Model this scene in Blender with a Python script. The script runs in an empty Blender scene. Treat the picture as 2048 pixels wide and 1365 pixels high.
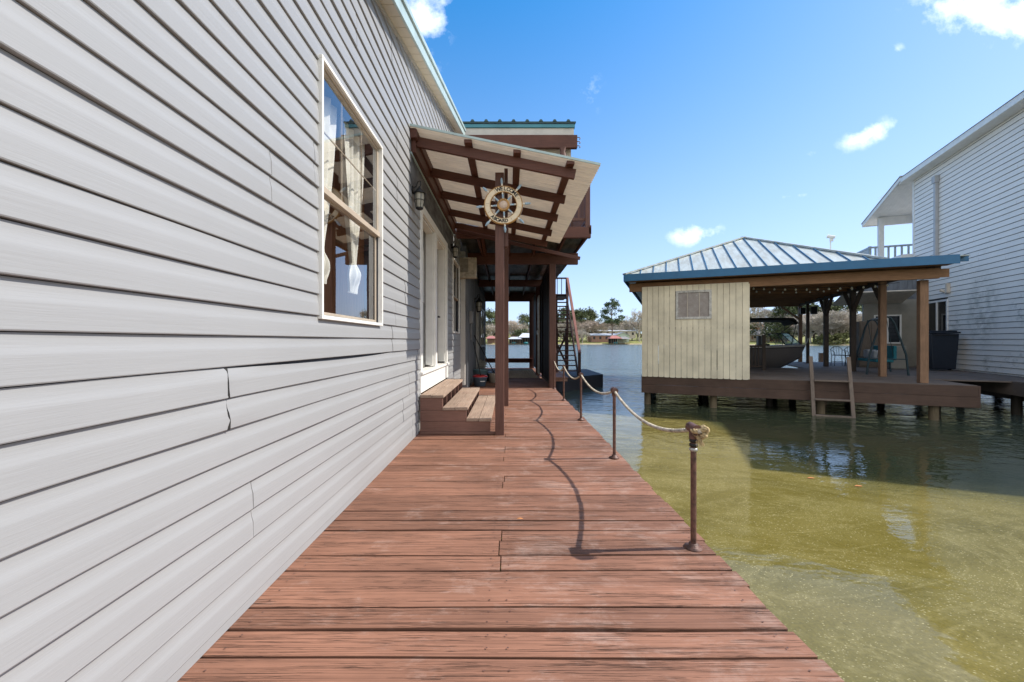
import bpy, bmesh, math, random
from mathutils import Vector, Matrix
R = math.radians
random.seed(7)
S = bpy.context.scene
COL = S.collection

# ------------------------------------------------------------------ camera
H = 1.17                     # eye height above the walkway
F = 796.0                    # focal length in pixels of a 2048 wide picture (14 mm)
cam_d = bpy.data.cameras.new('camera'); cam = bpy.data.objects.new('camera', cam_d); COL.objects.link(cam)
cam.location = (0, 0, H); cam.rotation_euler = (R(90), 0, 0)
cam_d.sensor_width = 36.0; cam_d.lens = F * 36 / 2048; cam_d.shift_x = 7 / 2048; cam_d.shift_y = 0.0
cam_d.clip_start = 0.05; cam_d.clip_end = 4000
S.camera = cam

# ------------------------------------------------------------------ sky and sun
SUN_EL = 45.3; SUN_AZ = 86.6      # azimuth clockwise from +Y
w = bpy.data.worlds.new('World'); S.world = w; w.use_nodes = True
nt = w.node_tree; nt.nodes.clear()
def N(tree, t, **k):
    n = tree.nodes.new(t)
    for a, b in k.items():
        setattr(n, a, b)
    return n
out = N(nt, 'ShaderNodeOutputWorld'); bg = N(nt, 'ShaderNodeBackground')
sky = N(nt, 'ShaderNodeTexSky', sky_type='NISHITA', sun_disc=False)
sky.sun_elevation = R(SUN_EL); sky.sun_rotation = R(SUN_AZ)
sky.air_density = 1.0; sky.dust_density = 0.6; sky.ozone_density = 1.6; sky.altitude = 100
hs = N(nt, 'ShaderNodeHueSaturation'); hs.inputs['Saturation'].default_value = 1.22; hs.inputs['Value'].default_value = 1.09
nt.links.new(sky.outputs[0], hs.inputs['Color'])
def softclip(col_out, A):
    se = N(nt, 'ShaderNodeSeparateColor'); nt.links.new(col_out, se.inputs[0]); co = N(nt, 'ShaderNodeCombineColor')
    for i in range(3):
        e = M(nt, 'MULTIPLY', M(nt, 'SUBTRACT', 1.0, M(nt, 'EXPONENT', M(nt, 'DIVIDE', se.outputs[i], -A[i]))), A[i]); nt.links.new(e, co.inputs[i])
    return co.outputs[0]
# clouds: soft noise patches in fixed directions of the sky
tc = N(nt, 'ShaderNodeTexCoord'); sp = N(nt, 'ShaderNodeSeparateXYZ'); nt.links.new(tc.outputs['Generated'], sp.inputs[0])
def M(tree, op, a, b=None, c=None, clamp=False):
    n = N(tree, 'ShaderNodeMath', operation=op, use_clamp=clamp)
    for i, v in enumerate((a, b, c)):
        if v is None: continue
        if hasattr(v, 'is_linked'): tree.links.new(v, n.inputs[i])
        else: n.inputs[i].default_value = v
    return n.outputs[0]
nt.links.new(M(nt, 'ADD', M(nt, 'MULTIPLY', sp.outputs[2], .66, clamp=True), 1.0), hs.inputs['Saturation'])
skyc = softclip(hs.outputs[0], (2.7, 3.7, 6.5))
yy = M(nt, 'MAXIMUM', sp.outputs[1], 0.02)
cu = M(nt, 'DIVIDE', sp.outputs[0], yy); cv = M(nt, 'DIVIDE', sp.outputs[2], yy)
cb = N(nt, 'ShaderNodeCombineXYZ'); nt.links.new(cu, cb.inputs[0]); nt.links.new(cv, cb.inputs[1])
nz = N(nt, 'ShaderNodeTexNoise'); nz.inputs['Scale'].default_value = 11; nz.inputs['Detail'].default_value = 9; nz.inputs['Roughness'].default_value = .62
nt.links.new(cb.outputs[0], nz.inputs['Vector'])
acc = None
for (px, py, rx, ry, ang, k) in [(838, 38, 95, 75, 62, 1.25), (1985, 28, 185, 70, -10, 1.35), (1738, 270, 78, 26, 23, 1.0),
                                 (1392, 470, 72, 28, 5, 1.0), (1583, 393, 45, 8, 5, .5), (1182, 185, 30, 48, 0, .42), (872, 140, 30, 40, 60, .4),
                                 (1798, 98, 18, 13, 0, .55), (1625, 307, 22, 10, 0, .4)]:
    u0 = (px - 1017) / F; v0 = (683 - py) / F; a = R(ang)
    du = M(nt, 'SUBTRACT', cu, u0); dv = M(nt, 'SUBTRACT', cv, v0)
    p = M(nt, 'ADD', M(nt, 'MULTIPLY', du, math.cos(a) / (rx / F)), M(nt, 'MULTIPLY', dv, math.sin(a) / (rx / F)))
    q = M(nt, 'ADD', M(nt, 'MULTIPLY', du, -math.sin(a) / (ry / F)), M(nt, 'MULTIPLY', dv, math.cos(a) / (ry / F)))
    d2 = M(nt, 'ADD', M(nt, 'MULTIPLY', p, p), M(nt, 'MULTIPLY', q, q))
    f = M(nt, 'MULTIPLY', M(nt, 'SUBTRACT', 1.15, M(nt, 'SQRT', d2), clamp=True), k)
    acc = f if acc is None else M(nt, 'MAXIMUM', acc, f)
dens = M(nt, 'MULTIPLY', M(nt, 'SUBTRACT', M(nt, 'ADD', M(nt, 'MULTIPLY', nz.outputs[0], 2.3), M(nt, 'MULTIPLY', acc, .72)), 1.42), 1.0, clamp=True)
dens = M(nt, 'MULTIPLY', M(nt, 'MULTIPLY', dens, M(nt, 'MULTIPLY', acc, 1.6, clamp=True)), .92)
dens = M(nt, 'MULTIPLY', dens, M(nt, 'GREATER_THAN', sp.outputs[1], 0.03))
mx = N(nt, 'ShaderNodeMix', data_type='RGBA')
nt.links.new(dens, mx.inputs[0]); nt.links.new(skyc, mx.inputs[6]); mx.inputs[7].default_value = (6.6, 6.8, 7.1, 1)
# unseen white cloud added behind the viewer to fill the shaded fronts
nb_ = N(nt, 'ShaderNodeTexNoise'); nb_.inputs['Scale'].default_value = 2.6; nb_.inputs['Detail'].default_value = 6; nb_.inputs['Roughness'].default_value = .6
nt.links.new(tc.outputs['Generated'], nb_.inputs['Vector'])
back = M(nt, 'MULTIPLY', M(nt, 'SUBTRACT', -.08, sp.outputs[1]), 3.0, clamp=True)
bd_ = M(nt, 'MULTIPLY', M(nt, 'MULTIPLY', M(nt, 'SUBTRACT', nb_.outputs[0], .34), 4.5, clamp=True), back)
mx2 = N(nt, 'ShaderNodeMix', data_type='RGBA'); nt.links.new(bd_, mx2.inputs[0]); nt.links.new(mx.outputs[2], mx2.inputs[6]); mx2.inputs[7].default_value = (5.3, 5.25, 5.1, 1)
nt.links.new(mx2.outputs[2], bg.inputs[0]); bg.inputs[1].default_value = 0.15
nt.links.new(bg.outputs[0], out.inputs[0])
sd = bpy.data.lights.new('sun', 'SUN'); sd.energy = 2.75; sd.angle = R(.5); sd.color = (1.0, .93, .83)
sun = bpy.data.objects.new('sun', sd); COL.objects.link(sun)
az = R(SUN_AZ); el = R(SUN_EL)
sdir = Vector((math.sin(az) * math.cos(el), math.cos(az) * math.cos(el), math.sin(el)))
sun.rotation_euler = sdir.to_track_quat('Z', 'Y').to_euler()
S.view_settings.view_transform = 'Standard'; S.view_settings.look = 'None'; S.view_settings.gamma = 1; S.view_settings.exposure = 1.12

# ------------------------------------------------------------------ materials
def newmat(name):
    m = bpy.data.materials.new(name); m.use_nodes = True; t = m.node_tree
    b = t.nodes['Principled BSDF']
    return m, t, b
def ramp(t, fac, stops):
    r = N(t, 'ShaderNodeValToRGB'); e = r.color_ramp.elements
    while len(e) < len(stops): e.new(0.5)
    for i, (p, c) in enumerate(stops):
        e[i].position = p; e[i].color = tuple(c) + (1,) if len(c) == 3 else c
    t.links.new(fac, r.inputs[0]); return r.outputs[0]
def noise(t, vec, scale, detail=4, rough=.55, sc=(1, 1, 1), dist=0):
    mp = N(t, 'ShaderNodeMapping'); mp.inputs['Scale'].default_value = sc
    t.links.new(vec, mp.inputs[0])
    n = N(t, 'ShaderNodeTexNoise'); n.inputs['Scale'].default_value = scale; n.inputs['Detail'].default_value = detail
    n.inputs['Roughness'].default_value = rough; n.inputs['Distortion'].default_value = dist
    t.links.new(mp.outputs[0], n.inputs['Vector']); return n.outputs[0]
def ocoord(t): return N(t, 'ShaderNodeTexCoord').outputs['Object']
def mixc(t, fac, a, b, mode='MIX'):
    m = N(t, 'ShaderNodeMix', data_type='RGBA', blend_type=mode)
    for i, v in ((0, fac), (6, a), (7, b)):
        if hasattr(v, 'is_linked'): t.links.new(v, m.inputs[i])
        elif i == 0: m.inputs[0].default_value = v
        else: m.inputs[i].default_value = tuple(v) + (1,)
    return m.outputs[2]
def bump(t, b, h, strength, dist=.01):
    n = N(t, 'ShaderNodeBump'); n.inputs['Strength'].default_value = strength; n.inputs['Distance'].default_value = dist
    t.links.new(h, n.inputs['Height']); t.links.new(n.outputs[0], b.inputs['Normal'])
def plain(name, c, rough=.6, var=.15, scale=6, bmp=.15, metal=0, sc=(1, 1, 1), island=0.0, spec=.4, c2=None):
    m, t, b = newmat(name); oc = ocoord(t)
    n = noise(t, oc, scale, 5, .6, sc)
    c2 = c2 or [x * (1 - 2 * var) for x in c]
    c3 = [min(1, x * (1 + var)) for x in c]
    colr = ramp(t, n, [(.28, c2), (.55, c), (.8, c3)])
    if island:
        g = N(t, 'ShaderNodeNewGeometry')
        v = M(t, 'ADD', M(t, 'MULTIPLY', g.outputs['Random Per Island'], island * 2), 1 - island)
        cc = N(t, 'ShaderNodeCombineColor'); [t.links.new(v, cc.inputs[i]) for i in range(3)]
        colr = mixc(t, 1.0, colr, cc.outputs[0], 'MULTIPLY')
    t.links.new(colr, b.inputs['Base Color']); b.inputs['Roughness'].default_value = rough
    b.inputs['Metallic'].default_value = metal; b.inputs['Specular IOR Level'].default_value = spec
    if bmp: bump(t, b, noise(t, oc, scale * 6, 4, .6, sc), bmp, .004)
    return m
def wood(name, c, axis=0, rough=.7, grain=.35, island=.14, knots=False, crack=(.04, .02, .014), crk=.0, bs=.5, wear=None, wearamt=0, sc=1.0, walk=None):
    """stained or painted timber with grain running along one axis"""
    m, t, b = newmat(name); oc = ocoord(t)
    s = [22, 22, 22]; s[axis] = 1.1
    g = N(t, 'ShaderNodeNewGeometry')
    off = N(t, 'ShaderNodeVectorMath', operation='ADD'); t.links.new(oc, off.inputs[0])
    cmb = N(t, 'ShaderNodeCombineXYZ'); r7 = M(t, 'MULTIPLY', g.outputs['Random Per Island'], 9.0)
    [t.links.new(r7, cmb.inputs[i]) for i in range(3)]
    t.links.new(cmb.outputs[0], off.inputs[1]); v = off.outputs[0]
    fine = noise(t, v, 3.2 * sc, 6, .65, s, .3)
    big = noise(t, oc, 1.7, 4, .6)
    colr = ramp(t, fine, [(.3, [x * (1 - grain) for x in c]), (.52, c), (.75, [min(1, x * (1 + grain * .7)) for x in c])])
    bigr = ramp(t, big, [(.3, (.8, .8, .8)), (.7, (1.12, 1.12, 1.12))])
    colr = mixc(t, 1.0, colr, bigr, 'MULTIPLY')
    vi = M(t, 'ADD', M(t, 'MULTIPLY', g.outputs['Random Per Island'], island * 2), 1 - island)
    cc = N(t, 'ShaderNodeCombineColor'); [t.links.new(vi, cc.inputs[i]) for i in range(3)]
    colr = mixc(t, 1.0, colr, cc.outputs[0], 'MULTIPLY')
    if wear:
        wn = noise(t, oc, 2.4, 8, .74, (1, 1.5, 1), .5); wn2 = noise(t, v, 7, 5, .7, [x * .35 for x in s])
        thr = .83 - wearamt * .2
        if walk:       # feet have worn the lane people walk in
            sxx = N(t, 'ShaderNodeSeparateXYZ'); t.links.new(oc, sxx.inputs[0])
            lane = M(t, 'MULTIPLY', M(t, 'MULTIPLY', M(t, 'ADD', sxx.outputs[0], .55), 1.1, clamp=True), walk)
            thr = M(t, 'SUBTRACT', thr, lane)
        wf = M(t, 'MULTIPLY', M(t, 'SUBTRACT', M(t, 'ADD', wn, M(t, 'MULTIPLY', wn2, .35)), thr), 3.5, clamp=True)
        colr = mixc(t, M(t, 'MULTIPLY', wf, .62), colr, wear)
    h = fine
    if crk > .8:
        ls = [150, 150, 150]; ls[axis] = .8
        stk = ramp(t, noise(t, v, 1.0, 3, .6, ls), [(.36, (.62, .60, .60)), (.50, (1, 1, 1)), (.68, (1.08, 1.08, 1.08))]); colr = mixc(t, 1.0, colr, stk, 'MULTIPLY')
    if crk:
        cs = [70, 70, 70]; cs[axis] = .85
        cn = noise(t, v, 1.9 * sc, 4, .62, cs, .15)
        line = M(t, 'SUBTRACT', 1.0, M(t, 'MULTIPLY', M(t, 'ABSOLUTE', M(t, 'SUBTRACT', cn, .5)), 52), clamp=True)
        g0 = [x * .30 for x in cs]; g0[axis] = 1.3
        gate = M(t, 'MULTIPLY', M(t, 'SUBTRACT', noise(t, v, 1.3, 4, .6, g0), .585 - crk * .12), 14, clamp=True)
        cf = M(t, 'MULTIPLY', line, gate)
        colr = mixc(t, M(t, 'MULTIPLY', cf, .9), colr, crack)
        h = M(t, 'SUBTRACT', M(t, 'MULTIPLY', fine, .5), cf)
    t.links.new(colr, b.inputs['Base Color']); b.inputs['Roughness'].default_value = rough; b.inputs['Specular IOR Level'].default_value = .3
    bump(t, b, h, bs, .004)
    return m

MT = {}
MT['deck'] = wood('weathered_red_deck_paint', (.250, .121, .077), 0, .74, .15, .18, crk=1.0, bs=1.0, walk=.07, wear=(.52, .40, .34), wearamt=.42)
MT['step_top'] = wood('worn_step_boards', (.34, .25, .19), 1, .8, .32, .08, crk=.5, bs=.6, crack=(.1, .06, .04), wear=(.3, .15, .1), wearamt=.5)
MT['brown_x'] = wood('brown_stain_across', (.105, .040, .027), 0, .55, .3, .12, bs=.3)
MT['brown_y'] = wood('brown_stain_along', (.105, .040, .027), 1, .55, .3, .12, bs=.3)
MT['brown_z'] = wood('brown_stain_upright', (.125, .060, .046), 2, .55, .28, .08, bs=.3)
MT['dark_z'] = wood('dark_weathered_boards', (.030, .024, .022), 2, .7, .5, .3, bs=.5, wear=(.09, .09, .08), wearamt=.2)
MT['dark_x'] = wood('dark_stair_timber', (.060, .026, .020), 0, .6, .3, .2, bs=.3)
MT['step_side'] = wood('step_side_paint', (.20, .105, .080), 0, .65, .2, .05, bs=.3)
MT['rail_lit'] = wood('sunlit_red_handrail', (.27, .12, .09), 1, .6, .2, .05)  # lighter red stands in for sun on the handrail and rail cap
MT['cedar_x'] = wood('orange_cedar_across', (.27, .145, .072), 0, .65, .35, .15, bs=.3)
MT['cedar_y'] = wood('orange_cedar_along', (.27, .145, .072), 1, .65, .35, .15, bs=.3)
MT['cedar_z'] = wood('orange_cedar_upright', (.27, .155, .09), 2, .65, .3, .15, bs=.3)
MT['old_post'] = wood('grey_brown_post', (.075, .055, .042), 2, .75, .35, .15, bs=.5)
MT['fascia_brown'] = wood('dark_brown_fascia_boards', (.095, .058, .042), 0, .7, .2, .12, bs=.3)
MT['grey_deck'] = wood('greyed_deck_boards', (.165, .13, .108), 0, .75, .25, .12, bs=.4)
MT['grey_rail'] = wood('greyed_rail', (.22, .17, .135), 2, .75, .3, .1)
MT['yellow'] = wood('pale_yellow_boards', (.75, .67, .50), 2, .6, .035, .03, bs=.15)
MT['piling'] = wood('wet_piling', (.17, .13, .08), 2, .8, .4, .1, wear=(.3, .28, .2), wearamt=.3)
MT['pilingdark'] = wood('shaded_piling', (.035, .028, .02), 2, .7, .4, .1)  # piling colour darkened for the shade under the decks
MT['dock_dark'] = wood('charcoal_dock_boards', (.045, .045, .055), 0, .7, .2, .2)
MT['white'] = plain('white_trim_paint', (.78, .77, .73), .45, .05, 5, .05)
MT['cream'] = plain('cream_trim_paint', (.60, .52, .42), .5, .1, 6, .1)
MT['beige'] = plain('beige_vinyl_frame', (.44, .37, .29), .4, .08, 8, .05)
MT['teal'] = plain('teal_metal_trim', (.045, .19, .24), .35, .12, 3, .03, metal=.2)
MT['paleteal'] = plain('pale_teal_flashing', (.40, .51, .51), .4, .10, 4, .03, metal=.0)
MT['blue'] = plain('blue_metal_fascia', (.022, .125, .255), .4, .08, 3, .03)
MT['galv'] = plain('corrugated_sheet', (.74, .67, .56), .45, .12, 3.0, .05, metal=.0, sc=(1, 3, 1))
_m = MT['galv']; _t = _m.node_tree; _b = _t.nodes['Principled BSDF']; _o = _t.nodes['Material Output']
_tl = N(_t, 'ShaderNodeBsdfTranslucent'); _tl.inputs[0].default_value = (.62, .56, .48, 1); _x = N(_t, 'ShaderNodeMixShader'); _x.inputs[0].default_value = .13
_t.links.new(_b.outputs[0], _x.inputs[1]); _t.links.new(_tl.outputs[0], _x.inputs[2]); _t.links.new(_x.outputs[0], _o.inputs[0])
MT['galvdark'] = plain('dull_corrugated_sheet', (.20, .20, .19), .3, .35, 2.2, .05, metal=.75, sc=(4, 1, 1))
MT['roofpanel'] = plain('aged_blue_grey_metal_roof', (.44, .48, .46), .4, .18, 2.4, .03, metal=.0, sc=(3, .5, 1), c2=(.34, .34, .29))
MT['black'] = plain('black_metal', (.012, .012, .013), .45, .1, 20, .05)
MT['dkmetal'] = plain('dark_metal', (.035, .035, .04), .35, .1, 20, .05, metal=.6)
MT['rustpipe'] = plain('brown_painted_pipe', (.125, .058, .042), .5, .42, 26, .6, spec=.5)
MT['rope'] = plain('weathered_rope', (.50, .44, .35), .9, .35, 22, .5)
MT['ropeold'] = plain('frayed_knot_rope', (.52, .40, .22), .95, .3, 60, .8)
MT['doorgrey'] = plain('dark_door_paint', (.13, .13, .12), .35, .08, 5, .03)
MT['board'] = plain('weathered_grey_panel', (.115, .115, .12), .75, .45, 5, .4, sc=(1, .6, 1.6))
MT['panel2'] = plain('grey_ribbed_panel', (.15, .16, .175), .6, .3, 3, .2, sc=(1, 1, .3))
MT['soffit'] = plain('off_white_soffit', (.62, .58, .48), .5, .06, 3, .05)
MT['stripwhite'] = plain('dull_white_corner_strip', (.50, .48, .44), .5, .08, 4, .05)
MT['acbox'] = plain('old_beige_enamel', (.50, .43, .33), .5, .25, 9, .1)
MT['acgrille'] = plain('ac_grille', (.16, .14, .12), .5, .2, 30, .1)
MT['bucket'] = plain('blue_grey_plastic', (.10, .14, .19), .35, .08, 9, .02)
MT['bucketred'] = plain('red_plastic', (.45, .03, .03), .35, .05, 9, .02)
MT['tealplastic'] = plain('teal_grey_tub', (.13, .20, .22), .4, .1, 9, .02)
MT['bin'] = plain('navy_plastic', (.010, .015, .026), .4, .1, 9, .02)
MT['beigebucket'] = plain('beige_plastic', (.36, .31, .25), .4, .1, 9, .02)
MT['mophead'] = plain('grey_mop_strings', (.45, .43, .37), .95, .25, 60, .8)
MT['curtain'] = plain('white_curtain', (.88, .86, .78), .9, .05, 14, .1)
MT['roomwood'] = wood('interior_wood', (.42, .21, .11), 2, .6, .3, .1)
MT['tealfabric'] = plain('teal_cushion', (.02, .17, .21), .8, .2, 12, .2)
MT['tealsteel'] = plain('teal_painted_steel', (.02, .045, .055), .4, .2, 12, .1)
MT['greycushion'] = plain('grey_cushion', (.33, .34, .36), .85, .1, 12, .2)
MT['alu'] = plain('dull_aluminium', (.45, .45, .43), .4, .1, 12, .1, metal=.7)
MT['wheelrim'] = plain('amber_varnished_rim', (.46, .25, .08), .35, .25, 12, .1)
MT['wheelface'] = plain('cream_wheel_face', (.76, .64, .46), .6, .08, 14, .1)
MT['wheelhub'] = plain('pinkish_hub_face', (.62, .48, .38), .6, .12, 24, .1)
MT['spokeblue'] = plain('powder_blue_paint', (.34, .47, .58), .5, .2, 30, .1)
MT['spokewhite'] = plain('ivory_paint', (.76, .72, .62), .5, .1, 30, .1)
MT['ink'] = plain('black_lettering', (.01, .01, .01), .6, 0, 5, 0)
MT['hulltan'] = plain('taupe_gelcoat', (.17, .15, .14), .15, .03, 4, 0, spec=.6)
MT['hullwhite'] = plain('ivory_gelcoat', (.36, .33, .30), .15, .03, 4, 0, spec=.6)
MT['canvas'] = plain('black_canvas', (.010, .010, .012), .9, .2, 16, .3)
MT['leaf_dark'] = plain('evergreen_leaf', (.110, .135, .052), .7, .35, .35, 0, island=.35)
MT['leaf_mid'] = plain('yellow_green_leaf', (.15, .155, .05), .7, .3, .35, 0, island=.35)
MT['leaf_pine'] = plain('pine_needle', (.080, .118, .045), .7, .35, .5, 0, island=.4)
MT['twig'] = plain('bare_twig', (.46, .41, .34), .85, .2, .3, 0, island=.3)
MT['twigrose'] = plain('budding_twig', (.48, .40, .32), .85, .2, .3, 0, island=.3)
MT['leaf_rust'] = plain('rust_orange_leaf', (.40, .21, .08), .8, .25, .3, 0, island=.3)
MT['bark'] = plain('tree_bark', (.17, .13, .10), .9, .25, 2, .4)
MT['redroof'] = plain('red_metal_roof', (.40, .17, .14), .5, .1, .5, 0)
MT['whiteroof'] = plain('pale_metal_roof', (.55, .57, .60), .4, .06, .4, 0)
MT['greyroof'] = plain('grey_shingles', (.24, .23, .23), .8, .15, .6, 0)
MT['greenwall'] = plain('pale_green_siding', (.42, .50, .40), .7, .08, .5, 0)
MT['brickfar'] = plain('brown_brick', (.30, .17, .12), .8, .15, .8, 0)
MT['tanfar'] = plain('tan_siding', (.52, .46, .38), .7, .1, .5, 0)
MT['darkfar'] = plain('shaded_opening', (.03, .03, .03), .7, .1, .5, 0)
MT['tealfar'] = plain('teal_boat_cover', (.04, .22, .24), .6, .1, 1, 0)
MT['postfar'] = plain('weathered_pole', (.20, .15, .10), .8, .1, 1, 0)
MT['frosted'] = plain('frosted_amber_glass', (.34, .32, .26), .3, .15, 30, .2)
MT['bulb'] = plain('frosted_bulb', (.85, .85, .8), .3, 0, 5, 0)

def clear_glass(name, tint=(.97, .98, .98), refl=1.0, milky=0.0):
    m, t, b = newmat(name); t.nodes.remove(b)
    o = t.nodes['Material Output']
    tr = N(t, 'ShaderNodeBsdfTransparent'); tr.inputs[0].default_value = tuple(tint) + (1,)
    gl = N(t, 'ShaderNodeBsdfGlossy'); gl.inputs['Roughness'].default_value = .0
    nb = N(t, 'ShaderNodeBump'); nb.inputs['Strength'].default_value = .03; nb.inputs['Distance'].default_value = .01
    t.links.new(noise(t, ocoord(t), 1.5, 2), nb.inputs['Height']); t.links.new(nb.outputs[0], gl.inputs['Normal'])
    lw = N(t, 'ShaderNodeLayerWeight'); lw.inputs[0].default_value = .5
    fac = M(t, 'MULTIPLY', M(t, 'ADD', M(t, 'MULTIPLY', M(t, 'POWER', lw.outputs['Facing'], 5.0), .92), .075), refl, clamp=True)
    mx = N(t, 'ShaderNodeMixShader'); t.links.new(fac, mx.inputs[0]); t.links.new(tr.outputs[0], mx.inputs[1]); t.links.new(gl.outputs[0], mx.inputs[2])
    t.links.new(mx.outputs[0], o.inputs[0]); return m
MT['glass'] = clear_glass('window_glass', refl=2.3)
MT['lampglass'] = clear_glass('seeded_lamp_glass', (.8, .75, .65))
def dark_glass():
    m, t, b = newmat('dark_window_glass'); b.inputs['Base Color'].default_value = (.012, .014, .016, 1); b.inputs['Roughness'].default_value = .03
    b.inputs['IOR'].default_value = 1.6
    bump(t, b, noise(t, ocoord(t), 2, 2), .06, .01); return m
MT['darkglass'] = dark_glass()
def dusty_pane():
    m, t, b = newmat('dusty_board_pane'); oc = ocoord(t)
    n = noise(t, oc, 5, 6, .7)
    t.links.new(ramp(t, n, [(.35, (.24, .20, .18)), (.6, (.32, .28, .25)), (.78, (.52, .50, .47))]), b.inputs['Base Color']); b.inputs['Roughness'].default_value = .4
    return m
MT['dusty'] = dusty_pane()

def siding_mat(name, c, mildew=0.0, streak=.05):
    m, t, b = newmat(name); oc = ocoord(t)
    g = noise(t, oc, 4, 5, .6, (1, 1.2, 30)); big = noise(t, oc, .9, 4, .6)
    colr = ramp(t, big, [(.3, [x * (1 - streak) for x in c]), (.7, [min(1, x * (1 + streak * .6)) for x in c])])
    if mildew:
        mk = M(t, 'MULTIPLY', M(t, 'SUBTRACT', noise(t, oc, .55, 3, .6), .50), 6, clamp=True)
        fn = M(t, 'MULTIPLY', M(t, 'SUBTRACT', noise(t, oc, 3.5, 6, .75, (1, 1, 1.6)), .49), 6, clamp=True)
        sx = N(t, 'ShaderNodeSeparateXYZ'); t.links.new(oc, sx.inputs[0])
        low = M(t, 'MULTIPLY', M(t, 'SUBTRACT', 5.2, sx.outputs[2]), .35, clamp=True)
        ey = M(t, 'MULTIPLY', M(t, 'SUBTRACT', sx.outputs[1], 3.1), 1.05); ez = M(t, 'MULTIPLY', M(t, 'SUBTRACT', sx.outputs[2], 2.3), .62)
        blot = M(t, 'SUBTRACT', 1.0, M(t, 'ADD', M(t, 'MULTIPLY', ey, ey), M(t, 'MULTIPLY', ez, ez)), clamp=True)
        fb = M(t, 'MULTIPLY', M(t, 'SUBTRACT', noise(t, oc, 2.6, 6, .7, (1, 1, 1.3)), .40), 4.5, clamp=True)
        mf = M(t, 'MAXIMUM', M(t, 'MULTIPLY', M(t, 'MULTIPLY', M(t, 'MULTIPLY', mk, fn), low), mildew), M(t, 'MULTIPLY', M(t, 'MULTIPLY', M(t, 'POWER', blot, .9), fb), .55))
        colr = mixc(t, mf, colr, (.17, .175, .12))
    t.links.new(colr, b.inputs['Base Color']); b.inputs['Roughness'].default_value = .42; b.inputs['Specular IOR Level'].default_value = .35
    g2 = noise(t, oc, 9, 5, .65, (1, .35, 9)); bump(t, b, M(t, 'ADD', g, g2), .32, .002); return m
MT['siding'] = siding_mat('light_grey_vinyl_siding', (.300, .306, .312))
MT['siding2'] = siding_mat('white_house_siding', (.80, .75, .68), .75, .05)
MT['corner2'] = plain('white_vinyl_trim', (.76, .74, .70), .5, .05, 3, .03)
MT['pipegrey'] = plain('grey_downpipe', (.42, .42, .42), .5, .06, 3, .03)
MT['railgrey'] = plain('blue_grey_rail_paint', (.36, .42, .46), .5, .08, 3, .03)
MT['porchwood'] = wood('dim_porch_panel', (.16, .125, .095), 2, .7, .3, .1)
MT['bricktan'] = plain('pale_panel', (.25, .23, .19), .6, .1, 2, .1)

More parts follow.
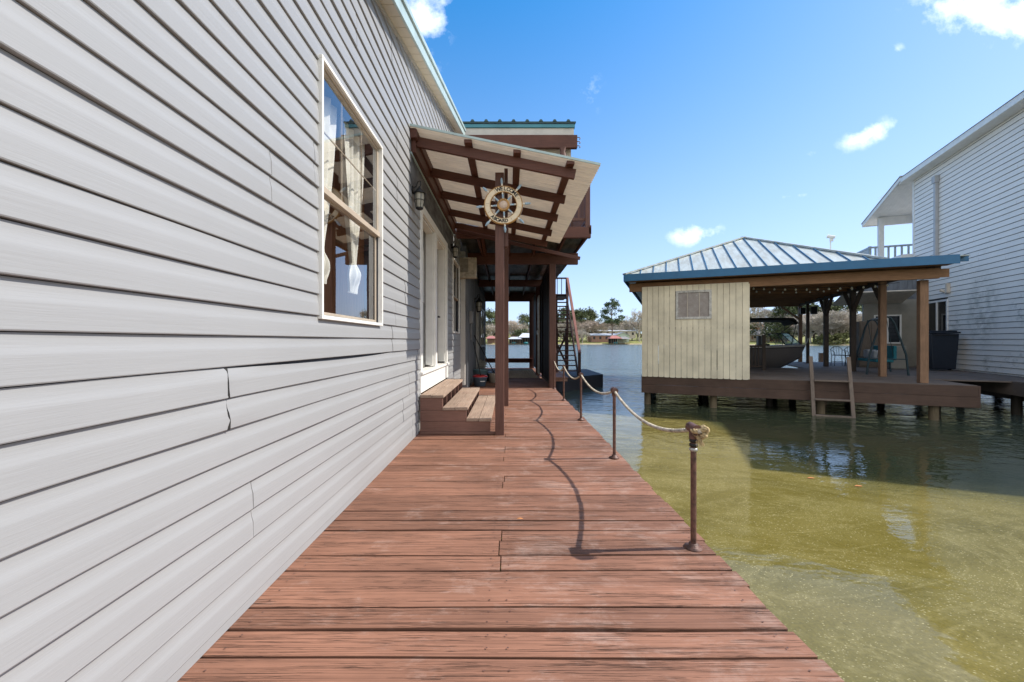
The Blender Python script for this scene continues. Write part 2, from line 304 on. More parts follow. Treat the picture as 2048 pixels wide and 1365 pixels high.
# ------------------------------------------------------------------ mesh helpers
class MB:
    def __init__(s): s.v = []; s.f = []; s.mi = []; s.smooth = []; s.cur = 0
    def add(s, vs, fs, smooth=False):
        o = len(s.v); s.v += [Vector(p) for p in vs]
        for f in fs: s.f.append([i + o for i in f]); s.mi.append(s.cur); s.smooth.append(smooth)
        return s
    def box(s, x0, x1, y0, y1, z0, z1):
        if x0 > x1: x0, x1 = x1, x0
        if y0 > y1: y0, y1 = y1, y0
        if z0 > z1: z0, z1 = z1, z0
        return s.add([(x0, y0, z0), (x1, y0, z0), (x1, y1, z0), (x0, y1, z0), (x0, y0, z1), (x1, y0, z1), (x1, y1, z1), (x0, y1, z1)],
                     [(0, 3, 2, 1), (4, 5, 6, 7), (0, 1, 5, 4), (1, 2, 6, 5), (2, 3, 7, 6), (3, 0, 4, 7)])
    def beam(s, a, b, wd, ht, up=(0, 0, 1)):
        a = Vector(a); b = Vector(b); d = (b - a).normalized(); up = Vector(up)
        r = d.cross(up).normalized(); u = r.cross(d).normalized()
        vs = []
        for p in (a, b):
            for i, j in ((-1, -1), (1, -1), (1, 1), (-1, 1)): vs.append(p + r * (i * wd / 2) + u * (j * ht / 2))
        return s.add(vs, [(3, 2, 1, 0), (4, 5, 6, 7), (0, 1, 5, 4), (1, 2, 6, 5), (2, 3, 7, 6), (3, 0, 4, 7)])
    def cyl(s, a, b, r0, r1=None, n=12, cap=True):
        r1 = r0 if r1 is None else r1
        a = Vector(a); b = Vector(b); d = (b - a).normalized()
        t = Vector((0, 0, 1)) if abs(d.z) < .9 else Vector((1, 0, 0)); x = d.cross(t).normalized(); y = d.cross(x)
        vs = [p + (x * math.cos(2 * math.pi * i / n) + y * math.sin(2 * math.pi * i / n)) * r for p, r in ((a, r0), (b, r1)) for i in range(n)]
        s.add(vs, [(i, (i + 1) % n, n + (i + 1) % n, n + i) for i in range(n)], True)
        if cap: s.add(vs, [list(range(n))[::-1], list(range(n, 2 * n))])
        return s
    def tube(s, pts, r, n=8, closed=False, cap=True):
        pts = [Vector(p) for p in pts]; m = len(pts); rs = r if isinstance(r, (list, tuple)) else [r] * m
        vs = []; prev = None
        for i, p in enumerate(pts):
            q0 = pts[i - 1] if i or closed else p; q1 = pts[(i + 1) % m] if i < m - 1 or closed else p
            d = (q1 - q0).normalized()
            if prev is None:
                t = Vector((0, 0, 1)) if abs(d.z) < .9 else Vector((1, 0, 0)); x = d.cross(t).normalized()
            else: x = (prev - d * prev.dot(d)).normalized()
            prev = x; y = d.cross(x)
            vs += [p + (x * math.cos(2 * math.pi * k / n) + y * math.sin(2 * math.pi * k / n)) * rs[i] for k in range(n)]
        fs = [(i * n + k, i * n + (k + 1) % n, ((i + 1) % m) * n + (k + 1) % n, ((i + 1) % m) * n + k) for i in range(m if closed else m - 1) for k in range(n)]
        s.add(vs, fs, True)
        if cap and not closed: s.add(vs, [list(range(n))[::-1], list(range((m - 1) * n, m * n))])
        return s
    def lathe(s, c, prof, n=20, axis='z', smooth=True):
        c = Vector(c); vs = []
        for (r, h) in prof:
            for k in range(n):
                a = 2 * math.pi * k / n; x, y = r * math.cos(a), r * math.sin(a)
                vs.append(c + (Vector((x, y, h)) if axis == 'z' else Vector((x, h, y))))
        m = len(prof)
        fs = [(i * n + k, i * n + (k + 1) % n, (i + 1) * n + (k + 1) % n, (i + 1) * n + k) for i in range(m - 1) for k in range(n)]
        return s.add(vs, fs, smooth)
    def prism(s, poly, a0, a1, axis='y'):
        """polygon in the two other axes, extruded along axis"""
        n = len(poly)
        def P(p, a):
            return {'y': (p[0], a, p[1]), 'x': (a, p[0], p[1]), 'z': (p[0], p[1], a)}[axis]
        vs = [P(p, a0) for p in poly] + [P(p, a1) for p in poly]
        return s.add(vs, [list(range(n))[::-1], list(range(n, 2 * n))] + [(i, (i + 1) % n, n + (i + 1) % n, n + i) for i in range(n)])
    def grid(s, fn, nu, nv, smooth=True):
        vs = [fn(i / nu, j / nv) for j in range(nv + 1) for i in range(nu + 1)]
        return s.add(vs, [(j * (nu + 1) + i, j * (nu + 1) + i + 1, (j + 1) * (nu + 1) + i + 1, (j + 1) * (nu + 1) + i) for j in range(nv) for i in range(nu)], smooth)
    def mesh(s, name, mats, base=(0, 0, 0), recalc=True):
        me = bpy.data.meshes.new(name); b = Vector(base)
        me.from_pydata([tuple(v - b) for v in s.v], [], s.f)
        for m in (mats if isinstance(mats, (list, tuple)) else [mats]): me.materials.append(MT[m] if isinstance(m, str) else m)
        me.polygons.foreach_set('material_index', s.mi); me.polygons.foreach_set('use_smooth', s.smooth)
        me.update()
        if recalc:
            bm = bmesh.new(); bm.from_mesh(me); bmesh.ops.remove_doubles(bm, verts=bm.verts, dist=1e-5) if recalc == 'weld' else None
            bmesh.ops.recalc_face_normals(bm, faces=bm.faces); bm.to_mesh(me); bm.free()
        return me

TH = R(22.0)                       # the neighbour's lot is turned by 22 degrees
ROT = {0: 0.0, 1: -TH}
def fw(p, frame):                  # frame coordinates (across, along, up) to world
    return Matrix.Rotation(ROT[frame], 4, 'Z') @ Vector(p)
class T:
    """a thing: an Empty at its base with parts"""
    def __init__(s, name, label, cat, base=(0, 0, 0), frame=0, group=None, kind=None):
        o = bpy.data.objects.new(name, None); COL.objects.link(o); o.empty_display_size = .2
        o.location = fw(base, frame); o.rotation_euler = (0, 0, ROT[frame])
        o['label'] = label; o['category'] = cat
        if group: o['group'] = group
        if kind: o['kind'] = kind
        s.o = o; s.base = Vector(base)
    def part(s, name, mb, mat, parent=None, bevel=0, recalc=True, label=None):
        me = mb.mesh(name, mat, s.base, recalc)
        o = bpy.data.objects.new(name, me); COL.objects.link(o); o.parent = parent or s.o
        if bevel:
            m = o.modifiers.new('edge', 'BEVEL'); m.width = bevel; m.segments = 2; m.limit_method = 'ANGLE'; m.angle_limit = R(40)
        if label: o['label'] = label
        return o
def single(name, mb, mat, label, cat, base=(0, 0, 0), frame=0, group=None, kind=None, bevel=0, recalc=True):
    me = mb.mesh(name, mat, base, recalc); o = bpy.data.objects.new(name, me); COL.objects.link(o)
    o.location = fw(base, frame); o.rotation_euler = (0, 0, ROT[frame])
    if kind: o['kind'] = kind
    if kind != 'structure' or label:
        if label: o['label'] = label
        if cat: o['category'] = cat
    if group: o['group'] = group
    if bevel:
        m = o.modifiers.new('edge', 'BEVEL'); m.width = bevel; m.segments = 2; m.limit_method = 'ANGLE'; m.angle_limit = R(40)
    return o
def copy_tree(o, parent=None):
    c = o.copy(); COL.objects.link(c)
    if parent is not None: c.parent = parent
    for ch in list(o.children): copy_tree(ch, c)
    return c
def P(px, py, Y):                  # a point of the place seen at a picture position, Y metres ahead
    return Vector(((px - 1017) / F * Y, Y, H - (py - 683) / F * Y))

# ------------------------------------------------------------------ water
WZ = -1.0
def water_mat():
    m, t, b = newmat('lake_water'); oc = ocoord(t)
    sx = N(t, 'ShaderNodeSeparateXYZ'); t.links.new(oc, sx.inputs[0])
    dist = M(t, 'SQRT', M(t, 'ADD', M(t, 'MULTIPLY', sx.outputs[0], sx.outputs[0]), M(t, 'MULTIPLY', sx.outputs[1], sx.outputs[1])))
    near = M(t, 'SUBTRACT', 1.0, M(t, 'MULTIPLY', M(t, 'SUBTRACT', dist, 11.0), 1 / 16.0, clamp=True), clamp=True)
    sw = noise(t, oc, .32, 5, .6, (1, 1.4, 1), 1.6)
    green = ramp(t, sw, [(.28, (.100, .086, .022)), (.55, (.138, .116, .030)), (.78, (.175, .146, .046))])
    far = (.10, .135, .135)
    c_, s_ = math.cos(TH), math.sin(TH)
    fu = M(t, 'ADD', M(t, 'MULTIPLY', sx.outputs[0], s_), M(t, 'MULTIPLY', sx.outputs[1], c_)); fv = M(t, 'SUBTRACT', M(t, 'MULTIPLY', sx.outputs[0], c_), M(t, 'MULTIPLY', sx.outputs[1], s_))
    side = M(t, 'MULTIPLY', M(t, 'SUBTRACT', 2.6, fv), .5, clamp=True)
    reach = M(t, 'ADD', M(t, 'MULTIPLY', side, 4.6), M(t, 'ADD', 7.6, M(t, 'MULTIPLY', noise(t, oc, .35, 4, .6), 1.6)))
    lit_film = M(t, 'MULTIPLY', M(t, 'SUBTRACT', reach, fu), .8, clamp=True)  # pollen film edge; water beyond painted dark to follow the buildings' shadow
    lit_film = M(t, 'MULTIPLY', lit_film, near)
    colr = mixc(t, near, far, (.055, .062, .024)); colr = mixc(t, lit_film, colr, green)
    # floating pollen: tiny flakes gathered in drifts
    vo = N(t, 'ShaderNodeTexVoronoi'); vo.inputs['Scale'].default_value = 62; vo.inputs['Randomness'].default_value = 1
    wob = N(t, 'ShaderNodeMapping'); wob.inputs['Rotation'].default_value = (0, 0, R(-25)); wob.inputs['Scale'].default_value = (.75, 1.3, 1)
    dn = N(t, 'ShaderNodeTexNoise'); dn.inputs['Scale'].default_value = .8; dn.inputs['Detail'].default_value = 3
    t.links.new(oc, dn.inputs['Vector'])
    va = N(t, 'ShaderNodeVectorMath', operation='MULTIPLY_ADD'); t.links.new(dn.outputs['Color'], va.inputs[0]); va.inputs[1].default_value = (.55, .55, 0); t.links.new(oc, va.inputs[2])
    t.links.new(va.outputs[0], wob.inputs[0]); t.links.new(wob.outputs[0], vo.inputs['Vector'])
    rnd = N(t, 'ShaderNodeSeparateColor'); t.links.new(vo.outputs['Color'], rnd.inputs[0])
    fl = M(t, 'MULTIPLY', M(t, 'SUBTRACT', M(t, 'MULTIPLY', rnd.outputs[0], .46), vo.outputs['Distance']), 7.0, clamp=True)
    drift = ramp(t, noise(t, wob.outputs[0], .55, 6, .62, (1, .55, 1), 3.2), [(.40, (0, 0, 0)), (.60, (1, 1, 1))])
    keep = M(t, 'LESS_THAN', rnd.outputs[1], M(t, 'ADD', M(t, 'MULTIPLY', drift, .95), .12))
    pol = M(t, 'MULTIPLY', M(t, 'MULTIPLY', M(t, 'MULTIPLY', fl, keep), lit_film), .42)
    # thin drift lines of pollen
    ln = noise(t, oc, .5, 4, .6, (1, 1.3, 1), 2.6)
    thread = M(t, 'SUBTRACT', 1.0, M(t, 'MULTIPLY', M(t, 'ABSOLUTE', M(t, 'SUBTRACT', ln, .5)), 26), clamp=True)
    thread = M(t, 'MULTIPLY', M(t, 'MULTIPLY', thread, lit_film), M(t, 'MULTIPLY', M(t, 'SUBTRACT', noise(t, va.outputs[0], 16, 5, .8), .42, clamp=True), 1.5))
    gr = ramp(t, noise(t, oc, 42, 4, .75), [(.35, (.80, .80, .80)), (.65, (1.22, 1.20, 1.12))]); colr = mixc(t, near, colr, mixc(t, 1.0, colr, gr, 'MULTIPLY'))
    colr = mixc(t, M(t, 'MULTIPLY', M(t, 'MULTIPLY', drift, lit_film), .30), colr, (.26, .225, .085))
    colr = mixc(t, thread, colr, (.40, .35, .16))
    colr = mixc(t, pol, colr, (.56, .50, .27))
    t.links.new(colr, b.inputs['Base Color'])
    rg = M(t, 'ADD', M(t, 'ADD', M(t, 'MULTIPLY', pol, .6), .018), M(t, 'MULTIPLY', M(t, 'SUBTRACT', 1.0, near), .13)); t.links.new(rg, b.inputs['Roughness'])
    b.inputs['IOR'].default_value = 1.33; b.inputs['Specular IOR Level'].default_value = .5
    # ripples: calm between the docks, livelier out on the lake
    r1 = noise(t, oc, 1.5, 3, .55, (1, 1.6, 1), .4); r2 = noise(t, oc, 5.0, 3, .6, (1, 1.8, 1), .3)
    r3 = noise(t, oc, .42, 4, .6, (.45, 1.3, 1), .6)
    hgt = M(t, 'ADD', M(t, 'ADD', M(t, 'MULTIPLY', r1, 1.0), M(t, 'MULTIPLY', r2, .22)), M(t, 'MULTIPLY', r3, M(t, 'MULTIPLY', M(t, 'SUBTRACT', 1.0, near), 3.5)))
    amp = M(t, 'ADD', M(t, 'MULTIPLY', M(t, 'SUBTRACT', 1.0, near), 1.6), M(t, 'ADD', M(t, 'MULTIPLY', M(t, 'MULTIPLY', M(t, 'SUBTRACT', dist, 5.0), .1, clamp=True), .26), .085))
    bp = N(t, 'ShaderNodeBump'); bp.inputs['Distance'].default_value = .065; t.links.new(amp, bp.inputs['Strength']); t.links.new(hgt, bp.inputs['Height'])
    t.links.new(bp.outputs[0], b.inputs['Normal'])
    return m
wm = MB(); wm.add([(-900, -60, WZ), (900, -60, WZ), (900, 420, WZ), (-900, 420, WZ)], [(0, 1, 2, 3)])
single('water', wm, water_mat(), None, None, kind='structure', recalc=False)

# far land
def shore(x):                      # distance of the far bank
    t = min(1, max(0, (x - 75) / 45)); t = t * t * (3 - 2 * t)
    return 247 - 57 * t + 5 * math.sin(x * .05) + 2 * math.sin(x * .21)
def land_z(x, y):
    s0 = y - shore(x)
    if y < -20: s0 = -35 - y
    if s0 < 0: return max(-4, WZ + .12 + s0 * .35)
    return WZ + .12 + min(s0, 4) * .18 + max(0, s0 - 4) * .022 + .5 * math.sin(x * .03) * min(1, s0 / 30)
gm = MB()
xs = [-1500, -900, -600, -400] + list(range(-300, 421, 12)) + [520, 700, 1000, 1600]
ys = [-1200, -300, -120, -60, -36, -35, -30, -20, 120] + list(range(165, 300, 4)) + [320, 350, 400, 480, 600, 900, 1600]
nx = len(xs)
gm.add([(x, y, land_z(x, y)) for y in ys for x in xs], [(j * nx + i, j * nx + i + 1, (j + 1) * nx + i + 1, (j + 1) * nx + i) for j in range(len(ys) - 1) for i in range(nx - 1)], True)
def ground_mat():
    m, t, b = newmat('far_lawn'); oc = ocoord(t)
    n = noise(t, oc, .06, 6, .6); n2 = noise(t, oc, .9, 4, .6)
    c = ramp(t, n, [(.3, (.16, .19, .055)), (.5, (.28, .27, .09)), (.68, (.36, .30, .16))])
    c = mixc(t, M(t, 'MULTIPLY', n2, .5), c, (.12, .15, .05))
    t.links.new(c, b.inputs['Base Color']); b.inputs['Roughness'].default_value = .95; b.inputs['Specular IOR Level'].default_value = .1
    return m
single('ground', gm, ground_mat(), None, None, kind='structure')

# ------------------------------------------------------------------ walkway (red deck)
WX = -1.147; DX = 1.135
dk = T('boardwalk', 'red painted plank boardwalk running beside the grey sided house', 'boardwalk', (0, 0, 0))
rnd = random.Random(3)
mb = MB()
y = -1.6; seams = [1.479, 1.62, 1.757, 1.905, 2.038, 2.176, 2.334, 2.467]
edges = []
while y < 1.40: edges.append(y); y += .1415
edges = edges[:-1] + seams
y = seams[-1]
while y < 17.2: y += rnd.choice([.1415, .142, .144, .139]); edges.append(y)
def plank(x0, x1, y0, y1, z, rr):
    n = 14; g0 = [0, 0]
    ph = rr.random() * 6; a = rr.uniform(.0008, .0028); tilt = rr.uniform(-.0025, .0025)
    vs = []; L = x1 - x0
    for i in range(n + 1):
        x = x0 + L * i / n
        e0 = y0 + a * math.sin(ph + x * 2.3) + rr.uniform(0, .0012); e1 = y1 - a * math.cos(ph * 1.7 + x * 1.9) - rr.uniform(0, .0012)
        zz = z + .0010 * math.sin(ph + x * 3)
        vs += [(x, e0, zz - .038), (x, e0, zz - .002 - tilt), (x, e0 + .002, zz - tilt), (x, e1 - .002, zz + tilt), (x, e1, zz - .002 + tilt), (x, e1, zz - .038)]
    fs = []
    for i in range(n):
        for k in range(5): fs.append((i * 6 + k, (i + 1) * 6 + k, (i + 1) * 6 + k + 1, i * 6 + k + 1))
    fs += [(0, 1, 2, 3, 4, 5), tuple(n * 6 + k for k in (5, 4, 3, 2, 1, 0))]
    mb.add(vs, fs)
for i in range(len(edges) - 1):
    a, b = edges[i], edges[i + 1]; g = rnd.uniform(.005, .0105)
    if rnd.random() < .2: g = .013
    z = rnd.uniform(-.003, .001); xr = DX + .012 + rnd.uniform(-.012, .012)
    xl = WX - .06
    split = (2.03 < a < 2.45) or (a > 3.0 and rnd.random() < .3)
    if split:
        j = -.043 + rnd.uniform(-.01, .01)
        plank(xl, j - .003, a, b - g, z, rnd); plank(j + .003, xr, a, b - g, rnd.uniform(-.003, .003), rnd)
    else: plank(xl, xr, a, b - g, z, rnd)
mb.cur = 1
for i in range(len(edges) - 1):
    a, b = edges[i], edges[i + 1]
    if a > 9 or a < 0: continue
    for xx in (WX + .08, -.085, .0, DX - .07):
        for q in (.25, .72):
            x_ = xx + rnd.uniform(-.01, .01); y_ = a + (b - a) * q
            mb.add([(x_ + .0042 * math.cos(j * math.pi / 3), y_ + .0042 * math.sin(j * math.pi / 3), .0035) for j in range(6)], [tuple(range(6))])
mb.cur = 0
dk.part('decking', mb, ['deck', 'rustpipe'])
mb = MB(); mb.box(DX - .075, DX - .037, -1.6, 17.2, -.24, -.045); mb.box(-.02, .02, -1.6, 17.2, -.24, -.045); mb.box(WX - .03, WX + .01, -1.6, 17.2, -.24, -.045)
dk.part('rim_joist', mb, 'brown_y')
for yy_ in (-1, 1.6, 4.2, 6.8, 9.4, 12, 14.6, 17.0):
    mb = MB(); mb.cyl((DX - .2, yy_, -2.5), (DX - .2, yy_, -.245), .11, .1, 12); dk.part('piling', mb, 'piling')
# side landing at the stair foot
mb = MB()
for k in range(29): mb.box(1.25, 2.35, 15.7 + k * .14, 15.835 + k * .14, -.30, -.262)
for yb in (15.72, 17.6, 19.6): mb.box(1.27, 2.33, yb, yb + .05, -.42, -.302)
single('stair_landing', mb, 'deck', 'low brown plank landing beside the foot of the outdoor staircase', 'landing', (1.8, 17, -.3))

# ------------------------------------------------------------------ main house, siding with profile
house = T('grey_house', 'long grey vinyl sided house wall with teal roof edge along the boardwalk', 'house', (-1.5, 3, 0))
C = .1281; Z0 = 1.1926 - 9 * C
def rake(y): return 3.109 + .30 * y       # height where the gable soffit meets the wall
PROF = [(-.005, .0), (.0110, .0016), (.0128, .005), (.0108, .040), (.0098, .068), (.0090, .0745), (.0074, .081), (.0050, .090), (.0029, .101), (.0012, .114), (.0004, .1258)]
openings = [(2.41, 3.52, 1.33, 2.865), (5.17, 7.35, .0, 2.90), (8.12, 9.08, 1.37, 2.85), (4.62, 8.2, 2.93, 3.56)]
def clip_prof(p0, z0, z1):
    """the profile between two heights"""
    res = []
    for i in range(len(p0) - 1):
        (xa, za), (xb, zb) = p0[i], p0[i + 1]
        if zb <= z0 or za >= z1:
            if not (abs(zb - za) < 1e-9): continue
        if zb <= z0 or za >= z1: continue
        def at(z): return (xa + (xb - xa) * (z - za) / (zb - za), z) if zb > za else (xa, za)
        A = (xa, za) if za >= z0 else at(z0); B = (xb, zb) if zb <= z1 else at(z1)
        if not res: res.append(A)
        res.append(B)
    return res
ybr = sorted(set([-3.2, 9.45] + [o[0] for o in openings] + [o[1] for o in openings]))
mb = MB(); rs = random.Random(11)
kmax = int((6.1 - Z0) / C)
panel_joint = {}
for k in range(kmax + 1):
    pr = k // 2
    if pr not in panel_joint:
        base = rs.uniform(0, 3.6)
        panel_joint[pr] = [base - 3.6 + 3.66 * q for q in range(5)]
# the joint that shows nearest to the viewer, and two on the strip by the window
for kk, js in {3: [-2.1, 1.598, 5.0], 4: [3.9], 2: [-1.2, 4.55], 5: [-1.0, 4.0], 1: [-1.9, 1.766, 4.3], 0: [-.4, 4.7]}.items(): panel_joint[kk] = js
loose = 7         # course whose top edge has slipped down a little
for k in range(kmax + 1):
    zb = Z0 + C * k; pr = k // 2; KEEP = 1
    js = [j for j in (panel_joint[pr] if k % 2 == 0 or pr != 3 else panel_joint[3])]
    cuts = sorted(set(ybr + [j for j in js if -3.2 < j < 9.45]))
    for a, b in zip(cuts[:-1], cuts[1:]):
        blocked = sorted([(o[2], o[3]) for o in openings if o[0] < (a + b) / 2 < o[1]])
        free = []; z = zb; zt = zb + C
        for (q0, q1) in blocked:
            if q1 <= z or q0 >= zt: continue
            if q0 > z: free.append((z, q0))
            z = max(z, q1)
        if z < zt: free.append((z, zt))
        side = sum(1 for j in js if a >= j - 1e-6) % 2
        for (f0, f1) in free:
            pf = clip_prof([(x, zb + zz) for x, zz in PROF], f0, f1)
            if len(pf) < 2: continue
            n = max(1, int((b - a) / .12)); vs = []
            for i in range(n + 1):
                yv = a + (b - a) * i / n
                for (x, z_) in pf:
                    t = (z_ - zb) / C
                    wv = .0010 * math.sin(yv * 2.1 + k * 1.7) + .0007 * math.sin(yv * 5.3 + k * 2.9)
                    dx = wv + (.0022 if side else 0); dz = .0008 * math.sin(yv * 1.3 + k)
                    if k in (6, 7) and 1.598 - 1e-6 <= yv < 2.3 and pr == 3:      # puckered end of the panel
                        e = math.exp(-(yv - 1.598) / .10)
                        dx += e * (.010 * math.sin(t * math.pi) + .004 * math.sin(t * 9 + k))
                    if k == loose and 1.598 - 1e-6 <= yv <= 3.9 and t > .35:
                        s_ = math.sin(math.pi * min(1, (yv - 1.55) / 2.35)) ** .8 if yv > 1.55 else 0
                        dz -= .017 * s_ * (t - .35) / .65; dx += .004 * s_ * (t - .35) / .65
                    vs.append((WX + x + dx, yv, z_ + dz))
            m = len(pf)
            mb.add(vs, [(i * m + q, (i + 1) * m + q, (i + 1) * m + q + 1, i * m + q + 1) for i in range(n) for q in range(m - 1)], True)
            for e_ in (a, b):
                if any(abs(e_ - j) < 1e-6 for j in js):     # cut end of a panel
                    pass
sid = mb.mesh('siding', 'siding', house.base, False)
bm = bmesh.new(); bm.from_mesh(sid)
bmesh.ops.bisect_plane(bm, geom=bm.verts[:] + bm.edges[:] + bm.faces[:], plane_co=Vector((0, 0, rake(0) + .03)) - house.base, plane_no=Vector((0, -.30, 1)), clear_outer=True)
# sharp lip, soft cove
for f in bm.faces: f.smooth = True
for e in bm.edges:
    if len(e.link_faces) == 2 and e.calc_face_angle(0) > R(30): e.smooth = False
bm.to_mesh(sid); bm.free()
so = bpy.data.objects.new('siding', sid); COL.objects.link(so); so.parent = house.o
# dark housewrap and sheathing behind the siding, with real openings
mb = MB()
for a, b in zip(ybr[:-1], ybr[1:]):
    bl = sorted([(o[2], o[3]) for o in openings[:3] if o[0] < (a + b) / 2 < o[1]]); z = 0
    for q0, q1 in bl + [(rake(a), 9)]:
        if q0 > z + .01: mb.box(WX - .13, WX - .006, a, b, z, q0)
        z = q1
house.part('sheathing', mb, plain('dark_sheathing', (.05, .055, .07), .8))
# torn joint lines: the cut edge of the lapped panels
def joint_lip(y0, ks):
    mb = MB()
    for k in ks:
        zb = Z0 + C * k; vs = []
        for (x, zz) in PROF[1:]:
            t = zz / C; px = .0075 * math.sin(t * 5.5 + k * 1.2) * (1 if k in (6, 7) else .25)
            vs.append((WX + x + .0005, y0 - .0005, zb + zz)); vs.append((WX + x + .0062 + (.008 * math.sin(t * math.pi) if k in (6, 7) else 0), y0 + .009 + px, zb + zz))
        m = len(vs) // 2
        mb.add(vs, [(2 * i, 2 * i + 1, 2 * i + 3, 2 * i + 2) for i in range(m - 1)], True)
    return mb
jmat = plain('lap_joint_shadow', (.17, .17, .17), .8)
for pr, js in panel_joint.items():
    for j in js:
        for k in (2 * pr, 2 * pr + 1):
            jl = MB()
            if k > kmax or not (0.6 < j < 9.3) or abs(j - 1.598) < 1e-3: continue
            zb = Z0 + C * k
            if zb + C > rake(j) or any(o[0] - .05 < j < o[1] + .05 and o[2] - C < zb < o[3] for o in openings): continue
            vs = []
            for (x, zz) in PROF[1:]:
                q = .0016 * math.sin(zz * 60 + k + j); vs.append((WX + x + .0030, j - .0015, zb + zz)); vs.append((WX + x + .0042, j + .0012 + q, zb + zz))
            jl.add(vs, [(2 * i, 2 * i + 1, 2 * i + 3, 2 * i + 2) for i in range(len(vs) // 2 - 1)], True); house.part('lap_joint', jl, jmat)
house.part('siding_crack', joint_lip(1.598, [6, 7]), plain('gap_between_panels', (.03, .03, .03), .8))
# interior room seen through the window
mb = MB()
mb.box(-5.2, -5.15, -1, 7.4, 0, 3.4); mb.box(-5.2, WX - .14, 7.35, 7.40, 0, 3.4); mb.box(-5.2, WX - .14, -1.05, -1, 0, 3.4)
mb.box(-5.2, WX - .14, -1, 7.4, -.02, 0.02); mb.box(-5.2, WX - .14, -1, 7.4, 3.0, 3.05)
mb.box(WX - .55, WX - .135, 3.56, 3.62, .9, 3.0); mb.box(WX - .30, WX - .135, 2.2, 3.56, 1.20, 1.26)
house.part('room', mb, 'roomwood')

# roof of the house
ov = .15; ex = WX + ov
def rk(y, dz=0): return rake(y) + dz
y0r, y1r = -3.6, 9.0
mb = MB(); mb.add([(WX, y0r, rk(y0r)), (ex, y0r, rk(y0r)), (ex, y1r, rk(y1r)), (WX, y1r, rk(y1r))], [(0, 1, 2, 3)])
n = 60
for i in range(n):      # soffit boards with little grooves
    ya = y0r + (y1r - y0r) * i / n; yb = y0r + (y1r - y0r) * (i + 1) / n - .006
    mb.add([(WX, ya, rk(ya, -.010)), (ex - .02, ya, rk(ya, -.010)), (ex - .02, yb, rk(yb, -.010)), (WX, yb, rk(yb, -.010)),
            (WX, ya, rk(ya, -.002)), (ex - .02, ya, rk(ya, -.002)), (ex - .02, yb, rk(yb, -.002)), (WX, yb, rk(yb, -.002))],
           [(0, 1, 2, 3), (0, 1, 5, 4), (2, 3, 7, 6), (1, 2, 6, 5)])
house.part('soffit', mb, 'soffit')
mb = MB(); mb.beam((WX + .012, y0r, rk(y0r, -.03)), (WX + .012, y1r, rk(y1r, -.03)), .02, .05); house.part('soffit_trim', mb, 'stripwhite')
mb = MB(); mb.beam((ex + .005, y0r, rk(y0r, .035)), (ex + .005, y1r, rk(y1r, .035)), .022, .135); house.part('rake_fascia', mb, 'paleteal')
mb = MB(); mb.beam((ex + .022, y0r, rk(y0r, .118)), (ex + .022, y1r, rk(y1r, .118)), .030, .05)
rf = house.part('roof_edge', mb, 'paleteal')
mb = MB(); mb.add([(-9, y0r, rk(y0r, .12)), (ex, y0r, rk(y0r, .12)), (ex, y1r, rk(y1r, .12)), (-9, y1r, rk(y1r, .12)), (-9, y0r, rk(y0r, .145)), (ex, y0r, rk(y0r, .145)), (ex, y1r, rk(y1r, .145)), (-9, y1r, rk(y1r, .145))],
       [(0, 1, 2, 3), (4, 5, 6, 7), (0, 1, 5, 4), (1, 2, 6, 5), (2, 3, 7, 6), (3, 0, 4, 7)])
house.part('roof', mb, 'paleteal')

# window unit
def hung_window(t, y0, y1, z0, z1, mid, xw, curtains=False, glass='glass'):
    fr = MB(); xo = xw + .018
    for (a, b, c, d) in ((y0, y1, z0, z0 + .022), (y0, y1, z1 - .022, z1), (y0, y0 + .02, z0 + .022, z1 - .022), (y1 - .02, y1, z0 + .022, z1 - .022)):
        fr.box(xw - .05, xo, a, b, c, d)
    f = t.part('window_frame', fr, 'white', bevel=.003)
    iy0, iy1, iz0, iz1 = y0 + .02, y1 - .02, z0 + .022, z1 - .022
    sa = MB()
    for (c, d, xs_) in ((mid + .0, iz1, xw - .018), (iz0, mid, xw - .036)):
        sw = .024
        sa.box(xs_ - .018, xs_, iy0, iy1, c, c + sw * 1.2); sa.box(xs_ - .018, xs_, iy0, iy1, d - sw, d)
        sa.box(xs_ - .018, xs_, iy0, iy0 + sw, c + sw * 1.2, d - sw); sa.box(xs_ - .018, xs_, iy1 - sw, iy1, c + sw * 1.2, d - sw)
    sa.box(xw - .04, xw - .004, iy0, iy1, mid - .018, mid + .022)
    t.part('sash', sa, 'beige', parent=f, bevel=.002)
    gl = MB()
    gl.add([(xw - .024, iy0 + .03, mid + .02), (xw - .024, iy1 - .03, mid + .02), (xw - .024, iy1 - .03, iz1 - .03), (xw - .024, iy0 + .03, iz1 - .03)], [(0, 1, 2, 3)])
    gl.add([(xw - .042, iy0 + .03, iz0 + .03), (xw - .042, iy1 - .03, iz0 + .03), (xw - .042, iy1 - .03, mid - .01), (xw - .042, iy0 + .03, mid - .01)], [(0, 1, 2, 3)])
    t.part('pane', gl, glass, parent=f, recalc=False)
    if curtains:
        mu = MB()
        for q in (1, 2):
            yq = iy0 + (iy1 - iy0) * q / 3; mu.box(xw - .036, xw - .028, yq - .004, yq + .004, mid + .03, iz1 - .03)
        zq = (mid + iz1) / 2; mu.box(xw - .0358, xw - .0282, iy0 + .03, iy1 - .03, zq - .004, zq + .004)
        t.part('muntin', mu, 'beige', parent=f)
    return f
wf_ = hung_window(house, 2.386, 3.541, 1.303, 2.892, 2.105, WX + .014, True)
